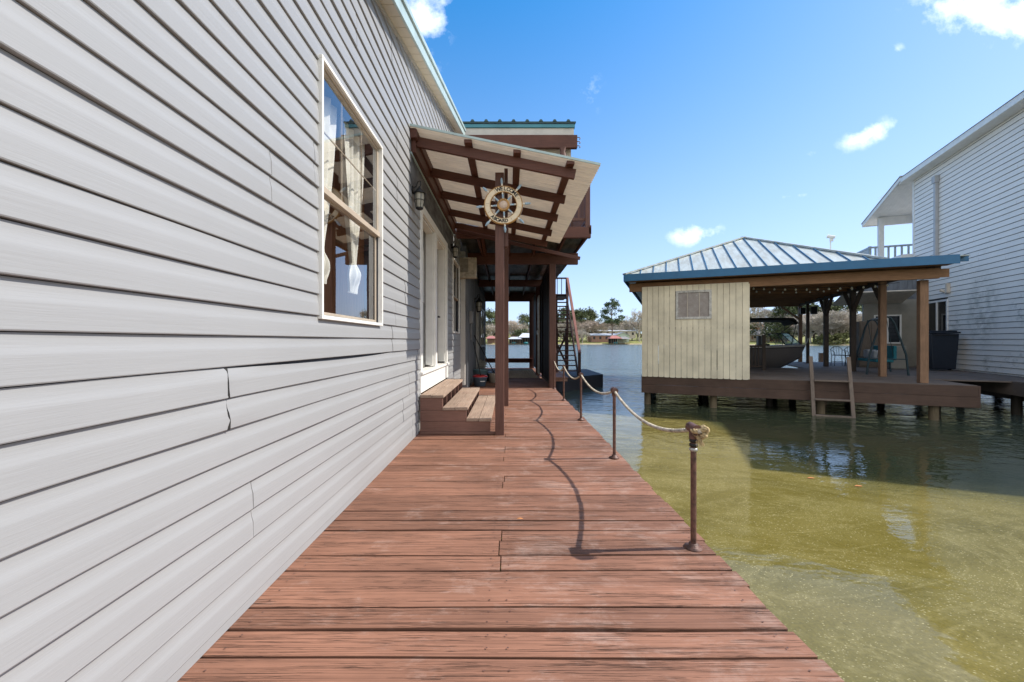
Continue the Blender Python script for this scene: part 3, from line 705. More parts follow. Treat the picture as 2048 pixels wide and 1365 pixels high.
# curtains tied back
cur = T('curtain_pair', 'white curtains tied back behind the large window of the grey house', 'curtains', (WX - .2, 2.95, 1.3))
def drape(yc, wtop, lean, seed, tie):
    mb = MB(); rr = random.Random(seed)
    def fn(u, v):       # v from top to hem
        z = 2.90 - v * 1.34; tv = (2.90 - tie) / 1.34
        if v < tv: s_ = 1 - .78 * (v / tv) ** 1.6
        else: s_ = .22 + .30 * math.sin(min(1, (v - tv) / .14) * math.pi * .8)
        yv = yc + lean * min(1, v / tv) + (u - .5) * wtop * s_
        fold = .022 * math.sin(u * 26 + seed) * (.5 + s_) + .012 * math.sin(u * 47 + v * 3)
        bul = .05 * math.exp(-((v - tv - .07) / .06) ** 2)
        return (WX - .125 + fold * .8 + bul * math.sin(u * math.pi), yv, z)
    mb.grid(fn, 44, 44)
    return mb
cur.part('drape', drape(2.70, .46, -.05, 3, 1.78), 'curtain', recalc=False)
cur.part('drape', drape(3.22, .44, .02, 8, 1.80), 'curtain', recalc=False)
mb = MB(); mb.cyl((WX - .17, 2.3, 2.92), (WX - .17, 3.75, 2.92), .014); cur.part('rod', mb, 'dkmetal')

# second window, reflecting the lake
hung_window(house, 8.08, 9.13, 1.34, 2.88, 2.10, WX + .014, False, 'darkglass')
# doors in a deep white frame
mb = MB(); xo = WX + .022; xi = WX - .135
mb.box(WX - .02, xo, 5.12, 5.24, .77, 2.97); mb.box(WX - .02, xo, 7.26, 7.38, .77, 2.97); mb.box(WX - .02, xo, 5.24, 7.26, 2.86, 2.97)
mb.box(WX - .02, xo - .003, 6.17, 6.32, .77, 2.86)
for yj in (5.24, 6.14, 6.32, 7.23): mb.box(xi, WX - .021, yj, yj + .03, .80, 2.86)
mb.box(xi, WX - .021, 5.27, 7.23, 2.83, 2.859)
house.part('door_frame', mb, 'white', bevel=.003)
mb = MB(); mb.box(WX - .02, xo + .004, 5.10, 7.40, .50, .735); mb.box(WX - .13, xo + .03, 5.10, 7.40, .736, .77); house.part('door_sill', mb, 'white', bevel=.004)
def door(y0, y1, kind):
    mb = MB(); z0, z1 = .775, 2.83
    mb.box(xi - .045, xi - .004, y0, y1, z0, z1)
    for (a, b, c, d) in ((y0 + .1, y0 + .42, z0 + .15, z0 + .75), (y1 - .42, y1 - .1, z0 + .15, z0 + .75)): mb.box(xi - .004, xi + .006, a, b, c, d)
    d_ = house.part('door', mb, 'doorgrey', bevel=.002)
    if kind == 'arch':
        g = MB(); cy = (y0 + y1) / 2; pts = [(cy - .26, 1.75), (cy + .26, 1.75)] + [(cy + .26 * math.cos(a * math.pi / 12), 2.35 + .26 * math.sin(a * math.pi / 12)) for a in range(13)]
        g.add([(xi + .003, p, q) for p, q in pts], [list(range(len(pts)))]); house.part('pane', g, 'darkglass', parent=d_, recalc=False)
        r_ = MB(); r_.tube([(xi + .006, p, q) for p, q in pts], .014, 6, closed=True); house.part('lite_frame', r_, 'stripwhite', parent=d_)
    else:
        g = MB(); g.add([(xi + .003, y0 + .14, 1.65), (xi + .003, y1 - .14, 1.65), (xi + .003, y1 - .14, 2.68), (xi + .003, y0 + .14, 2.68)], [(0, 1, 2, 3)]); house.part('pane', g, 'darkglass', parent=d_, recalc=False)
        r_ = MB()
        for z in (1.62, 1.98, 2.34, 2.68): r_.box(xi, xi + .018, y0 + .11, y1 - .11, z, z + .03)
        for yy_ in (y0 + .11, (y0 + y1) / 2 - .015, y1 - .14): r_.box(xi + .001, xi + .016, yy_, yy_ + .03, 1.66, 2.67)
        house.part('lite_frame', r_, 'stripwhite', parent=d_)
        h_ = MB(); h_.cyl((xi - .004, y1 - .09, 1.60), (xi + .055, y1 - .09, 1.60), .013); h_.cyl((xi + .05, y1 - .09, 1.60), (xi + .05, y1 - .21, 1.605), .010)
        h_.cyl((xi - .004, y1 - .09, 1.60), (xi + .008, y1 - .09, 1.60), .032, n=16); house.part('handle', h_, 'black', parent=d_)
        h_ = MB(); h_.cyl((xi - .004, y1 - .09, 1.76), (xi + .016, y1 - .09, 1.76), .026, n=16); house.part('deadbolt', h_, 'black', parent=d_)
door(5.28, 6.13, 'arch'); door(6.36, 7.22, 'grid')
# weathered flat board above the doors
mb = MB(); mb.box(WX - .006, WX + .010, 4.62, 8.2, 2.93, 3.56); house.part('header_board', mb, 'board', bevel=.002)
# wavy cut end of siding beside the door trim
mb = MB(); mb.box(WX + .0, WX + .018, 5.085, 5.115, .04, .50); house.part('siding_channel', mb, 'stripwhite')
mb = MB(); mb.box(WX - .002, WX + .0095, -3.2, 5.08, .001, .0395); mb.box(WX - .002, WX + .0095, 7.42, 9.44, .001, .0395); house.part('starter_strip', mb, 'siding')
mb = MB(); mb.box(-1.17, -1.045, 9.46, 9.60, .12, 3.3); mb.box(-1.045, -1.035, 9.475, 9.585, .12, 3.3); house.part('corner_strip', mb, 'stripwhite', bevel=.003)

# lantern lights on the wall
def lantern(x, y, z, s, label, d=0, group='black coach lanterns on the house wall'):
    t = T('wall_lantern', label, 'wall light', (x, y, z), group=group)
    m = MB(); m.lathe((x + .006, y, z + .10 * s), [(0, -.0), (.05 * s, -.0), (.05 * s, .01)], 16, 'z') if 0 else None
    m = MB(); m.cyl((x, y, z + .10 * s), (x + .018, y, z + .10 * s), .055 * s, n=16)
    pts = [(x + .015 + .10 * s * math.sin(a), y, z + .10 * s + .085 * s * (1 - math.cos(a))) for a in [i * math.pi / 8 for i in range(0, 9)]]
    pts = [(x + .01, y, z + .12 * s), (x + .05 * s, y, z + .15 * s), (x + .08 * s, y, z + .22 * s), (x + .115 * s, y, z + .225 * s), (x + .12 * s, y, z + .18 * s), (x + .10 * s, y, z + .13 * s)]
    m.tube(pts, .009 * s, 8)
    cur_ = [(x + .02, y, z + .02 * s), (x + .06 * s, y, z + .03 * s), (x + .09 * s, y, z + .08 * s), (x + .07 * s, y, z + .12 * s)]
    m.tube(cur_, .006 * s, 6); t.part('bracket', m, 'black')
    cx = x + .10 * s; m = MB()
    m.lathe((cx, y, z), [(.012 * s, .15 * s), (.02 * s, .12 * s), (.085 * s, .06 * s), (.090 * s, .045 * s), (.07 * s, .045 * s)], 16)
    m.lathe((cx, y, z), [(.0, -.185 * s), (.03 * s, -.18 * s), (.052 * s, -.165 * s), (.052 * s, -.15 * s), (.0, -.15 * s)], 16)
    for i in range(6):
        a = i * math.pi / 3; m.tube([(cx + .072 * s * math.cos(a), y + .072 * s * math.sin(a), z + .045 * s), (cx + .070 * s * math.cos(a), y + .070 * s * math.sin(a), z - .04 * s), (cx + .05 * s * math.cos(a), y + .05 * s * math.sin(a), z - .155 * s)], .004 * s, 5)
    m.lathe((cx, y, z - .05 * s), [(.070 * s, -.004), (.074 * s, 0), (.070 * s, .004)], 16)
    t.part('cage', m, 'black')
    m = MB(); m.lathe((cx, y, z), [(.064 * s, .045 * s), (.066 * s, 0), (.06 * s, -.07 * s), (.045 * s, -.15 * s)], 16); t.part('lamp_shade', m, 'frosted', recalc=False)
    m = MB(); m.lathe((cx, y, z - .06 * s), [(0, -.05 * s), (.02 * s, -.04 * s), (.028 * s, 0), (.014 * s, .04 * s), (.012 * s, .09 * s)], 12); t.part('bulb', m, 'bulb')
lantern(WX + .012, 4.70, 2.87, .84, 'black coach lantern on the house wall nearest the large window')
lantern(WX + .012, 7.85, 2.96, .84, 'black coach lantern between the doors and the air conditioner')
lantern(-1.0, 11.75, 2.25, 1.3, 'small black coach lantern on the dark wall in the covered passage')

# ------------------------------------------------------------------ entrance steps
st = T('entrance_steps', 'three wooden steps with worn treads below the house doors', 'steps', (-.7, 6.1, 0))
ZT = [.49, .335, .195]; XT = [-.81, -.51, -.21]; XS = [WX + .035, -.83, -.53]
for i in range(3):
    mb = MB()
    wv = XT[i] - XS[i]
    for q in range(2):
        a = XS[i] + wv * q / 2; b = XS[i] + wv * (q + 1) / 2 - .006; mb.box(a, b, 5.0 + rnd.uniform(-.004, .004), 7.2, ZT[i] - .036, ZT[i] + rnd.uniform(-.002, .002))
    st.part('tread', mb, 'step_top', bevel=.004)
for (ya, yb) in ((5.012, 5.05), (7.13, 7.168)):
    mb = MB(); x0 = WX + .035
    mb.box(x0, -.23, ya, yb, .028, .157); mb.box(x0, -.53, ya + .002, yb, .160, .297); mb.box(x0, -.83, ya, yb, .300, .452)
    st.part('side_panel', mb, 'step_side', bevel=.002)
for yb in (5.45, 5.87, 6.29, 6.71):
    mb = MB(); mb.box(WX + .035, -.245, yb, yb + .036, .03, .155); mb.box(WX + .035, -.545, yb, yb + .036, .157, .295); mb.box(WX + .035, -.845, yb, yb + .036, .297, .45)
    st.part('stringer', mb, 'step_side')
mb = MB(); mb.box(WX + .035, -.12, 4.99, 5.03, 0.004, .027); st.part('base_board', mb, 'step_side')

# ------------------------------------------------------------------ awning
aw = T('door_awning', 'sloping corrugated awning on brown rafters over the house doors', 'awning', (-.1, 6.4, 3.0))
AY0, AY1, AX1 = 4.59, 8.22, 1.06
def az_(x): return 3.655 - (x - WX) * .2065
mb = MB(); nx_ = 24; ny_ = 230
def corr(u, v):
    x = WX + .01 + (AX1 - WX - .01) * u; yv = AY0 + (AY1 - AY0) * v
    return (x, yv, az_(x) + .015 * math.sin(yv * 2 * math.pi / .068) - (.004 * math.sin(x * 3) if v > 0 else 0))
mb.grid(corr, nx_, ny_ * 2)
sh = aw.part('roof_sheet', mb, 'galv', recalc=False)
mb = MB(); mb.beam((WX + .01, AY0 - .006, az_(WX) + .006), (AX1, AY0 - .006, az_(AX1) + .006), .012, .026); aw.part('sheet_edge_trim', mb, 'paleteal')
# purlins run along the house
for x, wd, dpt in ((WX + .045, .075, .11), (-.47, .09, .04), (.10, .09, .04), (.72, .09, .04)):
    mb = MB(); mb.box(x - wd / 2, x + wd / 2, AY0 + .01, AY1 - .03, az_(x) - .012 - dpt, az_(x) - .012); aw.part('purlin', mb, 'brown_y', bevel=.003)
mb = MB(); mb.box(WX + .010, WX + .060, AY0 + .06, AY1, az_(WX) - .28, az_(WX) - .125); aw.part('ledger', mb, 'brown_y', bevel=.003)
for i, yr in enumerate((4.72, 5.56, 6.40, 7.28, 8.12)):
    mb = MB(); x0 = WX + .062; x1 = .79; d = .055 + .052
    mb.beam((x0, yr, az_(x0) - .006 - d), (x1, yr, az_(x1) - .006 - d), .045, .115); aw.part('rafter', mb, 'brown_x', bevel=.003)
mb = MB(); mb.box(-.165, -.055, 4.93, 5.04, .0, 3.26); aw.part('post', mb, 'brown_z', bevel=.005)
mb = MB(); mb.box(-.095, .0, 7.15, 7.25, .0, 3.2); aw.part('post', mb, 'brown_z', bevel=.005)
mb = MB(); mb.box(-.052, -.008, 5.0, 5.09, 2.36, 3.34); aw.part('splice_board', mb, 'brown_z', bevel=.003)
mb = MB(); mb.beam((WX + .065, 8.30, 3.47), (1.50, 8.34, 2.90), .035, .07); aw.part('rear_board', mb, 'brown_x', bevel=.003)
mb = MB(); mb.beam((WX + .012, AY0 - .02, 3.66), (WX + .012, AY0 - .02, 2.95 + .01), .006, .03); 
mb = MB(); mb.beam((WX + .016, AY0 + .02, az_(WX) - .30), (WX + .016, AY1, az_(WX) - .30), .012, .022); aw.part('drip_edge', mb, 'paleteal')

# ------------------------------------------------------------------ ship wheel
wc = Vector((-.0625, 4.895, 2.838)); RO = .235
wh = T('ship_wheel_sign', 'round ship wheel sign reading welcome aboard on the awning post', 'sign', wc)
tilt = R(4)
mb = MB(); mb.lathe(wc, [(RO, .012), (RO + .006, .0), (RO, -.022), (RO - .008, -.027), (RO - .012, .012), (RO, .012)], 48, 'y'); 
mb.lathe(wc, [(RO - .072, .012), (RO - .078, 0), (RO - .074, -.022), (RO - .070, -.027), (RO - .066, .012), (RO - .072, .012)], 48, 'y'); wh.part('rim', mb, 'wheelrim')
mb = MB(); mb.lathe(wc, [(RO - .009, .010), (RO - .009, -.020), (RO - .069, -.020), (RO - .069, .010), (RO - .009, .010)], 48, 'y', False); face = wh.part('face_ring', mb, 'wheelface')
mb = MB(); mb.lathe(wc, [(.0, .01), (.075, .01), (.078, -.02), (.074, -.034), (.060, -.036), (.052, -.030), (.050, -.028), (.0, -.028)], 36, 'y'); hub = wh.part('hub', mb, ['wheelrim'])
mb = MB(); mb.lathe(wc, [(.0, -.031), (.049, -.031), (.050, -.028)], 30, 'y'); wh.part('hub_face', mb, 'wheelhub', parent=hub)
for i in range(8):
    a = R(90) + tilt + i * math.pi / 4
    d = Vector((math.cos(a), 0, math.sin(a)))
    mb = MB(); mb.cur = 0
    def seg(r0, r1, w0, w1, mi):
        mb.cur = mi; mb.cyl(wc + d * r0 + Vector((0, -.006, 0)), wc + d * r1 + Vector((0, -.006, 0)), w0, w1, 10)
    seg(.07, .085, .010, .013, 0); seg(.085, .135, .012, .010, 1); seg(.135, .165, .011, .009, 0); seg(.165, RO, .006, .006, 0)
    seg(RO, RO + .028, .013, .010, 0); seg(RO + .028, RO + .06, .012, .017, 1); seg(RO + .06, RO + .095, .017, .010, 1); seg(RO + .095, RO + .103, .010, .003, 1)
    wh.part('spoke', mb, ['spokewhite', 'spokeblue'])
def letters(txt, a0, a1, inside, size):
    n = len(txt); rm = RO - .038
    allv = MB()
    for i, ch in enumerate(txt):
        a = R(a0 + (a1 - a0) * i / (n - 1))
        cu_ = bpy.data.curves.new('t', 'FONT'); cu_.body = ch; cu_.size = size; cu_.align_x = 'CENTER'; cu_.align_y = 'CENTER'; cu_.extrude = .0012; cu_.offset = .0018
        ob = bpy.data.objects.new('t', cu_); me = bpy.data.meshes.new_from_object(ob)
        rot = a - R(90) if not inside else a + R(90)
        c = wc + Vector((math.cos(a) * rm, -.0215, math.sin(a) * rm))
        vs = []
        for v in me.vertices:
            x = v.co.x * math.cos(rot) - v.co.y * math.sin(rot); z = v.co.x * math.sin(rot) + v.co.y * math.cos(rot)
            vs.append(c + Vector((x, -v.co.z, z)))
        allv.add(vs, [tuple(p.vertices) for p in me.polygons])
        bpy.data.objects.remove(ob); bpy.data.curves.remove(cu_); bpy.data.meshes.remove(me)
    return allv
l1 = letters('WELCOME', 109, 36, False, .062); l2 = letters('ABOARD', 228, 281, True, .056)
wh.part('lettering', l1, 'ink', parent=face); wh.part('lettering', l2, 'ink', parent=face)
for a in (122, 23, 352, 175, 207, 300):
    mb = MB(); a = R(a); d = Vector((math.cos(a), 0, math.sin(a))); mb.beam(wc + d * (RO - .056) + Vector((0, -.0208, 0)), wc + d * (RO - .020) + Vector((0, -.0208, 0)), .0018, .0015, (0, 1, 0)); wh.part('seam_mark', mb, 'doorgrey', parent=face)

# ------------------------------------------------------------------ rope railing
posts = [(1.043, 2.244), (1.058, 3.98), (1.073, 5.89), (1.088, 7.83), (1.118, 9.72)]
plabels = ['nearest rope rail pipe post with a big knot at its top', 'second rope rail pipe post from the knotted one', 'middle one of the five rope rail pipe posts',
           'fourth rope rail pipe post, last but one before the dark wall', 'farthest rope rail pipe post beside the square timber post']
tops = []
for i, (x, yv) in enumerate(posts):
    t = T('rail_post', plabels[i], 'rail post', (x, yv, 0), group='pipe posts of the rope railing')
    mb = MB(); mb.cyl((x, yv, .004), (x, yv, .665), .0155, n=16); t.part('pipe', mb, 'rustpipe')
    mb = MB(); mb.lathe((x, yv, 0), [(.0, .002), (.048, .002), (.050, .010), (.026, .014), (.024, .032), (.0, .034)], 24); t.part('flange', mb, 'rustpipe')
    mb = MB(); ht = .675
    if i == 0: mb.cyl((x, yv - .045, ht), (x, yv + .045, ht + .004), .027, n=18); mb.cyl((x, yv - .046, ht), (x, yv - .036, ht), .030, n=18)
    else:
        mb.cyl((x, yv - .038, ht), (x, yv + .038, ht), .027, n=18); mb.cyl((x, yv - .04, ht), (x, yv - .030, ht), .030, n=18); mb.cyl((x, yv + .030, ht), (x, yv + .04, ht), .030, n=18)
    mb.cyl((x, yv, .62), (x, yv, .665), .024, n=16)
    t.part('tee', mb, 'rustpipe'); tops.append(Vector((x, yv, ht)))
    if i == 0:
        for k, zz in enumerate((.56, .585, .61)):
            mb = MB(); mb.lathe((x, yv, zz), [(.018, -.011), (.0225, -.007), (.023, .004), (.018, .009)], 18); t.part('wrap', mb, 'black' if k != 0 else 'alu')
# rope: three laid strands
rope = T('railing_rope', 'pale twisted rope sagging between the pipe posts', 'rope', (1.05, 2.3, .6))
path = []
for i in range(len(tops) - 1):
    a, b = tops[i], tops[i + 1]; n = 60; sag = (.135, .125, .14, .15)[i]
    for k in range(n):
        t_ = k / n; p = a.lerp(b, t_); p = p + Vector((.012 * math.sin(t_ * math.pi), 0, -sag * 4 * t_ * (1 - t_))); path.append(p)
path.append(tops[-1]); path = [tops[0] + Vector((0, -.075, .0))] + path
def strands(path, r, rs_, pitch, mat, tname, th, n=6):
    out_ = MB(); L = 0; res = [[], [], []]
    for i, p in enumerate(path):
        q0 = path[max(0, i - 1)]; q1 = path[min(len(path) - 1, i + 1)]; d = (q1 - q0).normalized()
        if i: L += (p - path[i - 1]).length
        up = Vector((0, 0, 1)) if abs(d.z) < .9 else Vector((1, 0, 0)); x = d.cross(up).normalized(); yv = d.cross(x)
        for s_ in range(3):
            a = 2 * math.pi * (L / pitch + s_ / 3); res[s_].append(p + (x * math.cos(a) + yv * math.sin(a)) * rs_)
    for s_ in range(3): out_.tube(res[s_], r, n)
    return th.part(tname, out_, mat)
fine = []
for i in range(len(path) - 1):
    for k in range(3): fine.append(path[i].lerp(path[i + 1], k / 3))
fine.append(path[-1])
strands(fine, .0072, .0062, .085, 'rope', 'strand', rope)
# knot at the near end
kc = tops[0] + Vector((.014, -.052, -.012)); kn = []
for i in range(90):
    t_ = i / 89 * 2 * math.pi * 1.5
    kn.append(kc + Vector((.025 * math.sin(t_) + .012 * math.sin(2 * t_ + .6), .020 * math.cos(1.0 * t_ * 1.33 + .4), .022 * math.cos(t_) + .010 * math.sin(3 * t_))))
strands(kn, .0078, .0066, .05, 'ropeold', 'knot', rope)
mb = MB(); rr = random.Random(5)
for i in range(34):
    a = kc + Vector((-.01 + rr.uniform(-.012, .012), rr.uniform(-.02, .0), -.03)); mb.tube([a, a + Vector((rr.uniform(-.015, .02), rr.uniform(-.012, .012), rr.uniform(-.02, -.045)))], .0012, 4)
rope.part('frayed_end', mb, 'ropeold')

# ------------------------------------------------------------------ upper deck, passage
ud = T('upper_deck', 'brown timber upper deck with corrugated underside over the passage', 'upper deck', (.3, 12, 3.3))
UX = 1.73
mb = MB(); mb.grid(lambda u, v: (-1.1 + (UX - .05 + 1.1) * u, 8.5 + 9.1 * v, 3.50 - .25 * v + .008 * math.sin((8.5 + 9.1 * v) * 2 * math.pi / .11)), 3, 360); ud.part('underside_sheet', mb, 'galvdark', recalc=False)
mb = MB()
for k in range(62): mb.box(-1.1, UX, 8.42 + k * .148, 8.42 + k * .148 + .142, 3.555, 3.59)
ud.part('floor_boards', mb, 'brown_x')
for i, (yb, z0, z1, xr) in enumerate(((8.40, 3.34, 3.56, UX), (10.0, 3.09, 3.37, 1.74), (13.6, 3.02, 3.26, 1.42), (17.25, 2.88, 3.27, 1.2))):
    mb = MB(); mb.box(-1.1, xr, yb - .05, yb + .05, z0, z1); ud.part('cross_beam', mb, 'brown_x', bevel=.004)
for x in (-.65, 0.02, .62, 1.2):
    mb = MB(); mb.beam((x, 8.46, 3.40), (x, 17.2, 3.18), .045, .14); ud.part('joist', mb, 'brown_y')
mb = MB(); mb.box(UX - .04, UX + .01, 8.35, 13.4, 3.42, 3.60); ud.part('rim_joist', mb, 'brown_y', bevel=.003)
mb = MB(); mb.box(1.02, 1.18, 9.92, 10.08, 0, 3.09); ud.part('post', mb, 'brown_z', bevel=.006)
mb = MB(); mb.box(.90, 1.10, 17.12, 17.26, 0, 2.88); ud.part('post', mb, 'brown_z', bevel=.006)
mb = MB(); mb.box(.93, 1.07, 13.52, 13.66, 0, 3.02); ud.part('post', mb, 'brown_z', bevel=.006)
mb = MB(); mb.beam((-.58, 8.46, 3.56), (-.58, 10.0, 3.35), .07, .16); ud.part('joist', mb, 'brown_y', label='reddish short joist under the front edge')
# upper railing
rl = T('upper_railing', 'brown baluster railing along the edge of the upper deck', 'railing', (1.7, 10, 3.6))
for yb in (8.42, 10.4, 12.4):
    mb = MB(); mb.box(1.62, 1.72, yb - .05, yb + .05, 3.45, 4.52); rl.part('rail_post', mb, 'brown_z', bevel=.004)
mb = MB(); mb.box(1.64, 1.70, 8.4, 12.45, 4.42, 4.50); mb.box(1.65, 1.69, 8.4, 12.45, 3.72, 3.78); rl.part('rail', mb, 'brown_y')
mb = MB()
for k in range(30): mb.box(1.655, 1.685, 8.55 + k * .13, 8.58 + k * .13, 3.78, 4.42)
for k in range(20): mb.box(-1.0 + k * .13, -.97 + k * .13, 8.44, 8.47, 3.78, 4.42)
mb.box(-1.05, 1.62, 8.42, 8.48, 4.42, 4.5); mb.box(-1.05, 1.62, 8.43, 8.47, 3.72, 3.78); rl.part('balusters', mb, 'brown_z')
# upper roof
ur = T('upper_roof', 'teal edged metal roof with white fascia above the upper deck', 'roof', (.2, 9.6, 6.2))
mb = MB(); mb.box(-5, 1.56, 9.5, 9.54, 6.09, 6.25); ur.part('white_fascia', mb, 'stripwhite')
mb = MB(); mb.box(-5, 1.58, 9.47, 9.56, 6.255, 6.335); ur.part('edge_flashing', mb, 'teal')
mb = MB(); mb.add([(-5, 9.44, 6.35), (1.60, 9.44, 6.35), (1.60, 16, 7.4), (-5, 16, 7.4), (-5, 9.44, 6.38), (1.60, 9.44, 6.38), (1.60, 16, 7.43), (-5, 16, 7.43)], [(0, 1, 2, 3), (4, 5, 6, 7), (0, 1, 5, 4), (1, 2, 6, 5), (2, 3, 7, 6), (3, 0, 4, 7)])
for k in range(20):
    x = 1.42 - k * .325; mb.prism([(x - .05, 6.378), (x + .05, 6.378), (x + .022, 6.425), (x - .022, 6.425)], 9.43, 9.55, 'y')
ur.part('roof_panel', mb, plain('dark_teal_roof_edge', (.035, .075, .08), .35, .2, 4, .05, metal=.4))
mb = MB(); mb.box(-5, 1.62, 9.36, 9.46, 5.72, 6.02); ur.part('beam', mb, 'brown_x', bevel=.004)
mb = MB(); mb.box(-5, 1.50, 9.55, 9.60, 5.5, 6.1); ur.part('soffit_panel', mb, 'cream')
mb = MB(); mb.lathe((1.28, 9.38, 0), [(.06, 3.6), (.06, 5.2), (.09, 5.35), (.10, 5.5), (.06, 5.62), (.085, 5.72)], 12); ur.part('post', mb, 'brown_z')
mb = MB()
for z in (5.78, 5.88, 5.98): mb.tube([(1.62, 9.4, z), (1.67, 9.4, z), (1.695, 9.4, z - .02), (1.69, 9.4, z - .04), (1.67, 9.4, z - .045)], .009, 6)
ur.part('hook', mb, 'rustpipe')
# two fascia boards of upper house front behind the roof
mb = MB(); mb.box(-5.0, -1.02, 9.62, 17.4, 3.0, 6.0); mb.box(-5.0, -1.0, 9.66, 17.4, 0.0, 2.99)
bh = T('rear_house', 'dark grey rear house with windows along the covered passage', 'house', (-3, 13, 0))
bh.part('wall', mb, 'panel2')
mb = MB()
for k in range(26): mb.box(-1.0, -.988, 9.7 + k * .3, 9.72 + k * .3, .1, 2.95)
bh.part('batten', mb, 'panel2')
for (ya, yb) in ((12.2, 13.1), (13.9, 15.9)):
    f = MB(); z0, z1 = (.15, 2.35) if ya < 13 else (.95, 2.35)
    for (a, b, c, d) in ((ya, yb, z0, z0 + .06), (ya, yb, z1 - .07, z1), (ya, ya + .07, z0 + .06, z1 - .07), (yb - .07, yb, z0 + .06, z1 - .07), ((ya + yb) / 2 - .03, (ya + yb) / 2 + .03, z0 + .06, z1 - .07)): f.box(-.999, -.955, a, b, c, d)
    fo = bh.part('window_frame', f, 'stripwhite'); g = MB(); g.add([(-.98, ya + .05, z0 + .05), (-.98, yb - .05, z0 + .05), (-.98, yb - .05, z1 - .05), (-.98, ya + .05, z1 - .05)], [(0, 1, 2, 3)]); bh.part('pane', g, 'darkglass', parent=fo, recalc=False)
mb = MB(); mb.box(-1.0, -.90, 10.0, 10.16, 1.62, 1.92); mb.cyl((-.95, 10.08, 1.2), (-.95, 10.08, 1.62), .015); single('meter_box', mb, plain('grey_box', (.2, .2, .2), .5), 'small grey electrical box on the passage wall', 'electrical box', (-.95, 10.08, 1.7), bevel=.004)
# passage outer wall
pw = T('passage_wall', 'dark weathered vertical board wall behind the square timber post', 'wall', (1.05, 11, 0))
mb = MB()
for k in range(46): mb.box(1.07 + rnd.uniform(-.004, .004), 1.10, 10.1 + k * .15, 10.1 + k * .15 + .146, .10, 3.05)
pw.part('board', mb, 'dark_z')
mb = MB(); mb.box(1.055, 1.115, 10.09, 12.4, .03, .10); pw.part('sole_plate', mb, 'grey_deck')
mb = MB(); mb.box(1.045, 1.068, 12.42, 12.54, 0, 3.05); pw.part('jamb', mb, 'dark_z')
# ladder leaning in the passage
la = T('metal_ladder', 'dull metal ladder standing against the dark passage wall', 'ladder', (.98, 13, 0))
for yb in (12.62, 13.0):
    mb = MB(); mb.box(.95, .985, yb, yb + .05, .12, 2.62); la.part('side_rail', mb, 'alu')
mb = MB()
for k in range(16): mb.cyl((.967, 12.64, .28 + k * .15), (.967, 13.03, .28 + k * .15), .012, n=8)
la.part('rungs', mb, 'alu'); mb = MB(); mb.box(.93, .949, 12.60, 13.07, 1.38, 1.52); la.part('bracket', mb, 'white')
# low end rail
er = T('end_rail', 'low brown board rail closing the lake end of the passage', 'rail', (0, 17.2, 0))
mb = MB(); mb.box(-1.0, 1.02, 17.06, 17.10, .24, .40); er.part('board', mb, 'brown_x', bevel=.003)
mb = MB(); mb.box(-1.0, 1.03, 17.02, 17.12, .402, .43); er.part('cap', mb, 'rail_lit')
# rubber grate mat
mb = MB()
for k in range(24): mb.box(-.35, .92, 12.6 + k * .15, 12.635 + k * .15, .004, .022)
for k in range(15): mb.box(-.35 + k * .09, -.335 + k * .09, 12.6, 16.09, .0225, .030)
single('grate_mat', mb, plain('wet_grate', (.58, .49, .38), .9), 'pale slotted mat on the passage floor', 'mat', (.2, 14, 0))
# AC unit
ac = T('air_conditioner', 'old beige air conditioner sticking out of the house wall', 'air conditioner', (-.95, 9.35, 2.6))
mb = MB(); mb.box(-1.14, -.75, 9.28, 9.45, 2.68, 3.12); ac.part('casing', mb, 'acbox', bevel=.008)
mb = MB()
for k in range(11): mb.box(-1.125, -.94, 9.270, 9.281, 2.78 + k * .029, 2.795 + k * .029)
ac.part('grille', mb, 'acgrille')
mb = MB(); mb.box(-1.16, -.745, 9.26, 9.46, 2.645, 2.678); ac.part('drip_pan', mb, 'acbox')
# buckets and mops
b1 = T('mop_bucket', 'blue grey mop bucket with a red wringer on the passage floor', 'bucket', (-.74, 10.35, 0))
mb = MB(); mb.lathe((-.74, 10.35, 0), [(0, .004), (.14, .004), (.185, .22), (.195, .225), (.195, .24), (.175, .24), (.135, .02), (0, .02)], 24); b1.part('pail', mb, 'bucket')
mb = MB(); mb.lathe((-.74, 10.35, 0), [(.197, .242), (.205, .26), (.15, .285), (.11, .26), (.10, .18)], 24); b1.part('wringer', mb, 'bucketred')
mb = MB(); mb.box(-.72, -.60, 10.155, 10.165, .13, .15); b1.part('white_mark', mb, 'white')
mb = MB(); mb.lathe((-.80, 11.3, 0), [(0, .004), (.17, .004), (.22, .34), (.235, .35), (.225, .37), (.2, .35), (0, .03)], 24); single('storage_tub', mb, 'tealplastic', 'teal grey round tub behind the mop bucket', 'tub', (-.8, 11.3, 0))
mb = MB(); mb.lathe((-.42, 11.2, 0), [(0, .004), (.115, .004), (.14, .24), (.147, .25), (.14, .26), (.125, .25), (0, .03)], 24); single('small_bucket', mb, 'beigebucket', 'small beige bucket half hidden by the awning post', 'bucket', (-.42, 11.2, 0))
mb = MB(); mb.box(-.70, -.50, 11.55, 11.95, .004, .26); single('black_crate', mb, 'black', 'low black box between the tub and the beige bucket', 'box', (-.6, 11.7, 0), bevel=.01)
m1 = T('mop', 'black handled mop leaning in the mop bucket', 'mop', (-.74, 10.4, .1), group='mops leaning in the passage')
mb = MB(); mb.cyl((-.70, 10.42, .15), (-.93, 10.52, 1.15), .013, n=8); m1.part('handle', mb, 'black')
mb = MB(); mb.lathe((-.70, 10.42, .09), [(.02, .12), (.06, .05), (.08, 0)], 12); m1.part('mop_head', mb, 'mophead')
m2 = T('broom', 'long black handled broom slanting from the dark wall to the floor', 'broom', (-.4, 11.6, 0))
mb = MB(); mb.cyl((-.37, 11.45, .18), (-.95, 11.0, 1.33), .013, n=8); m2.part('handle', mb, 'black')
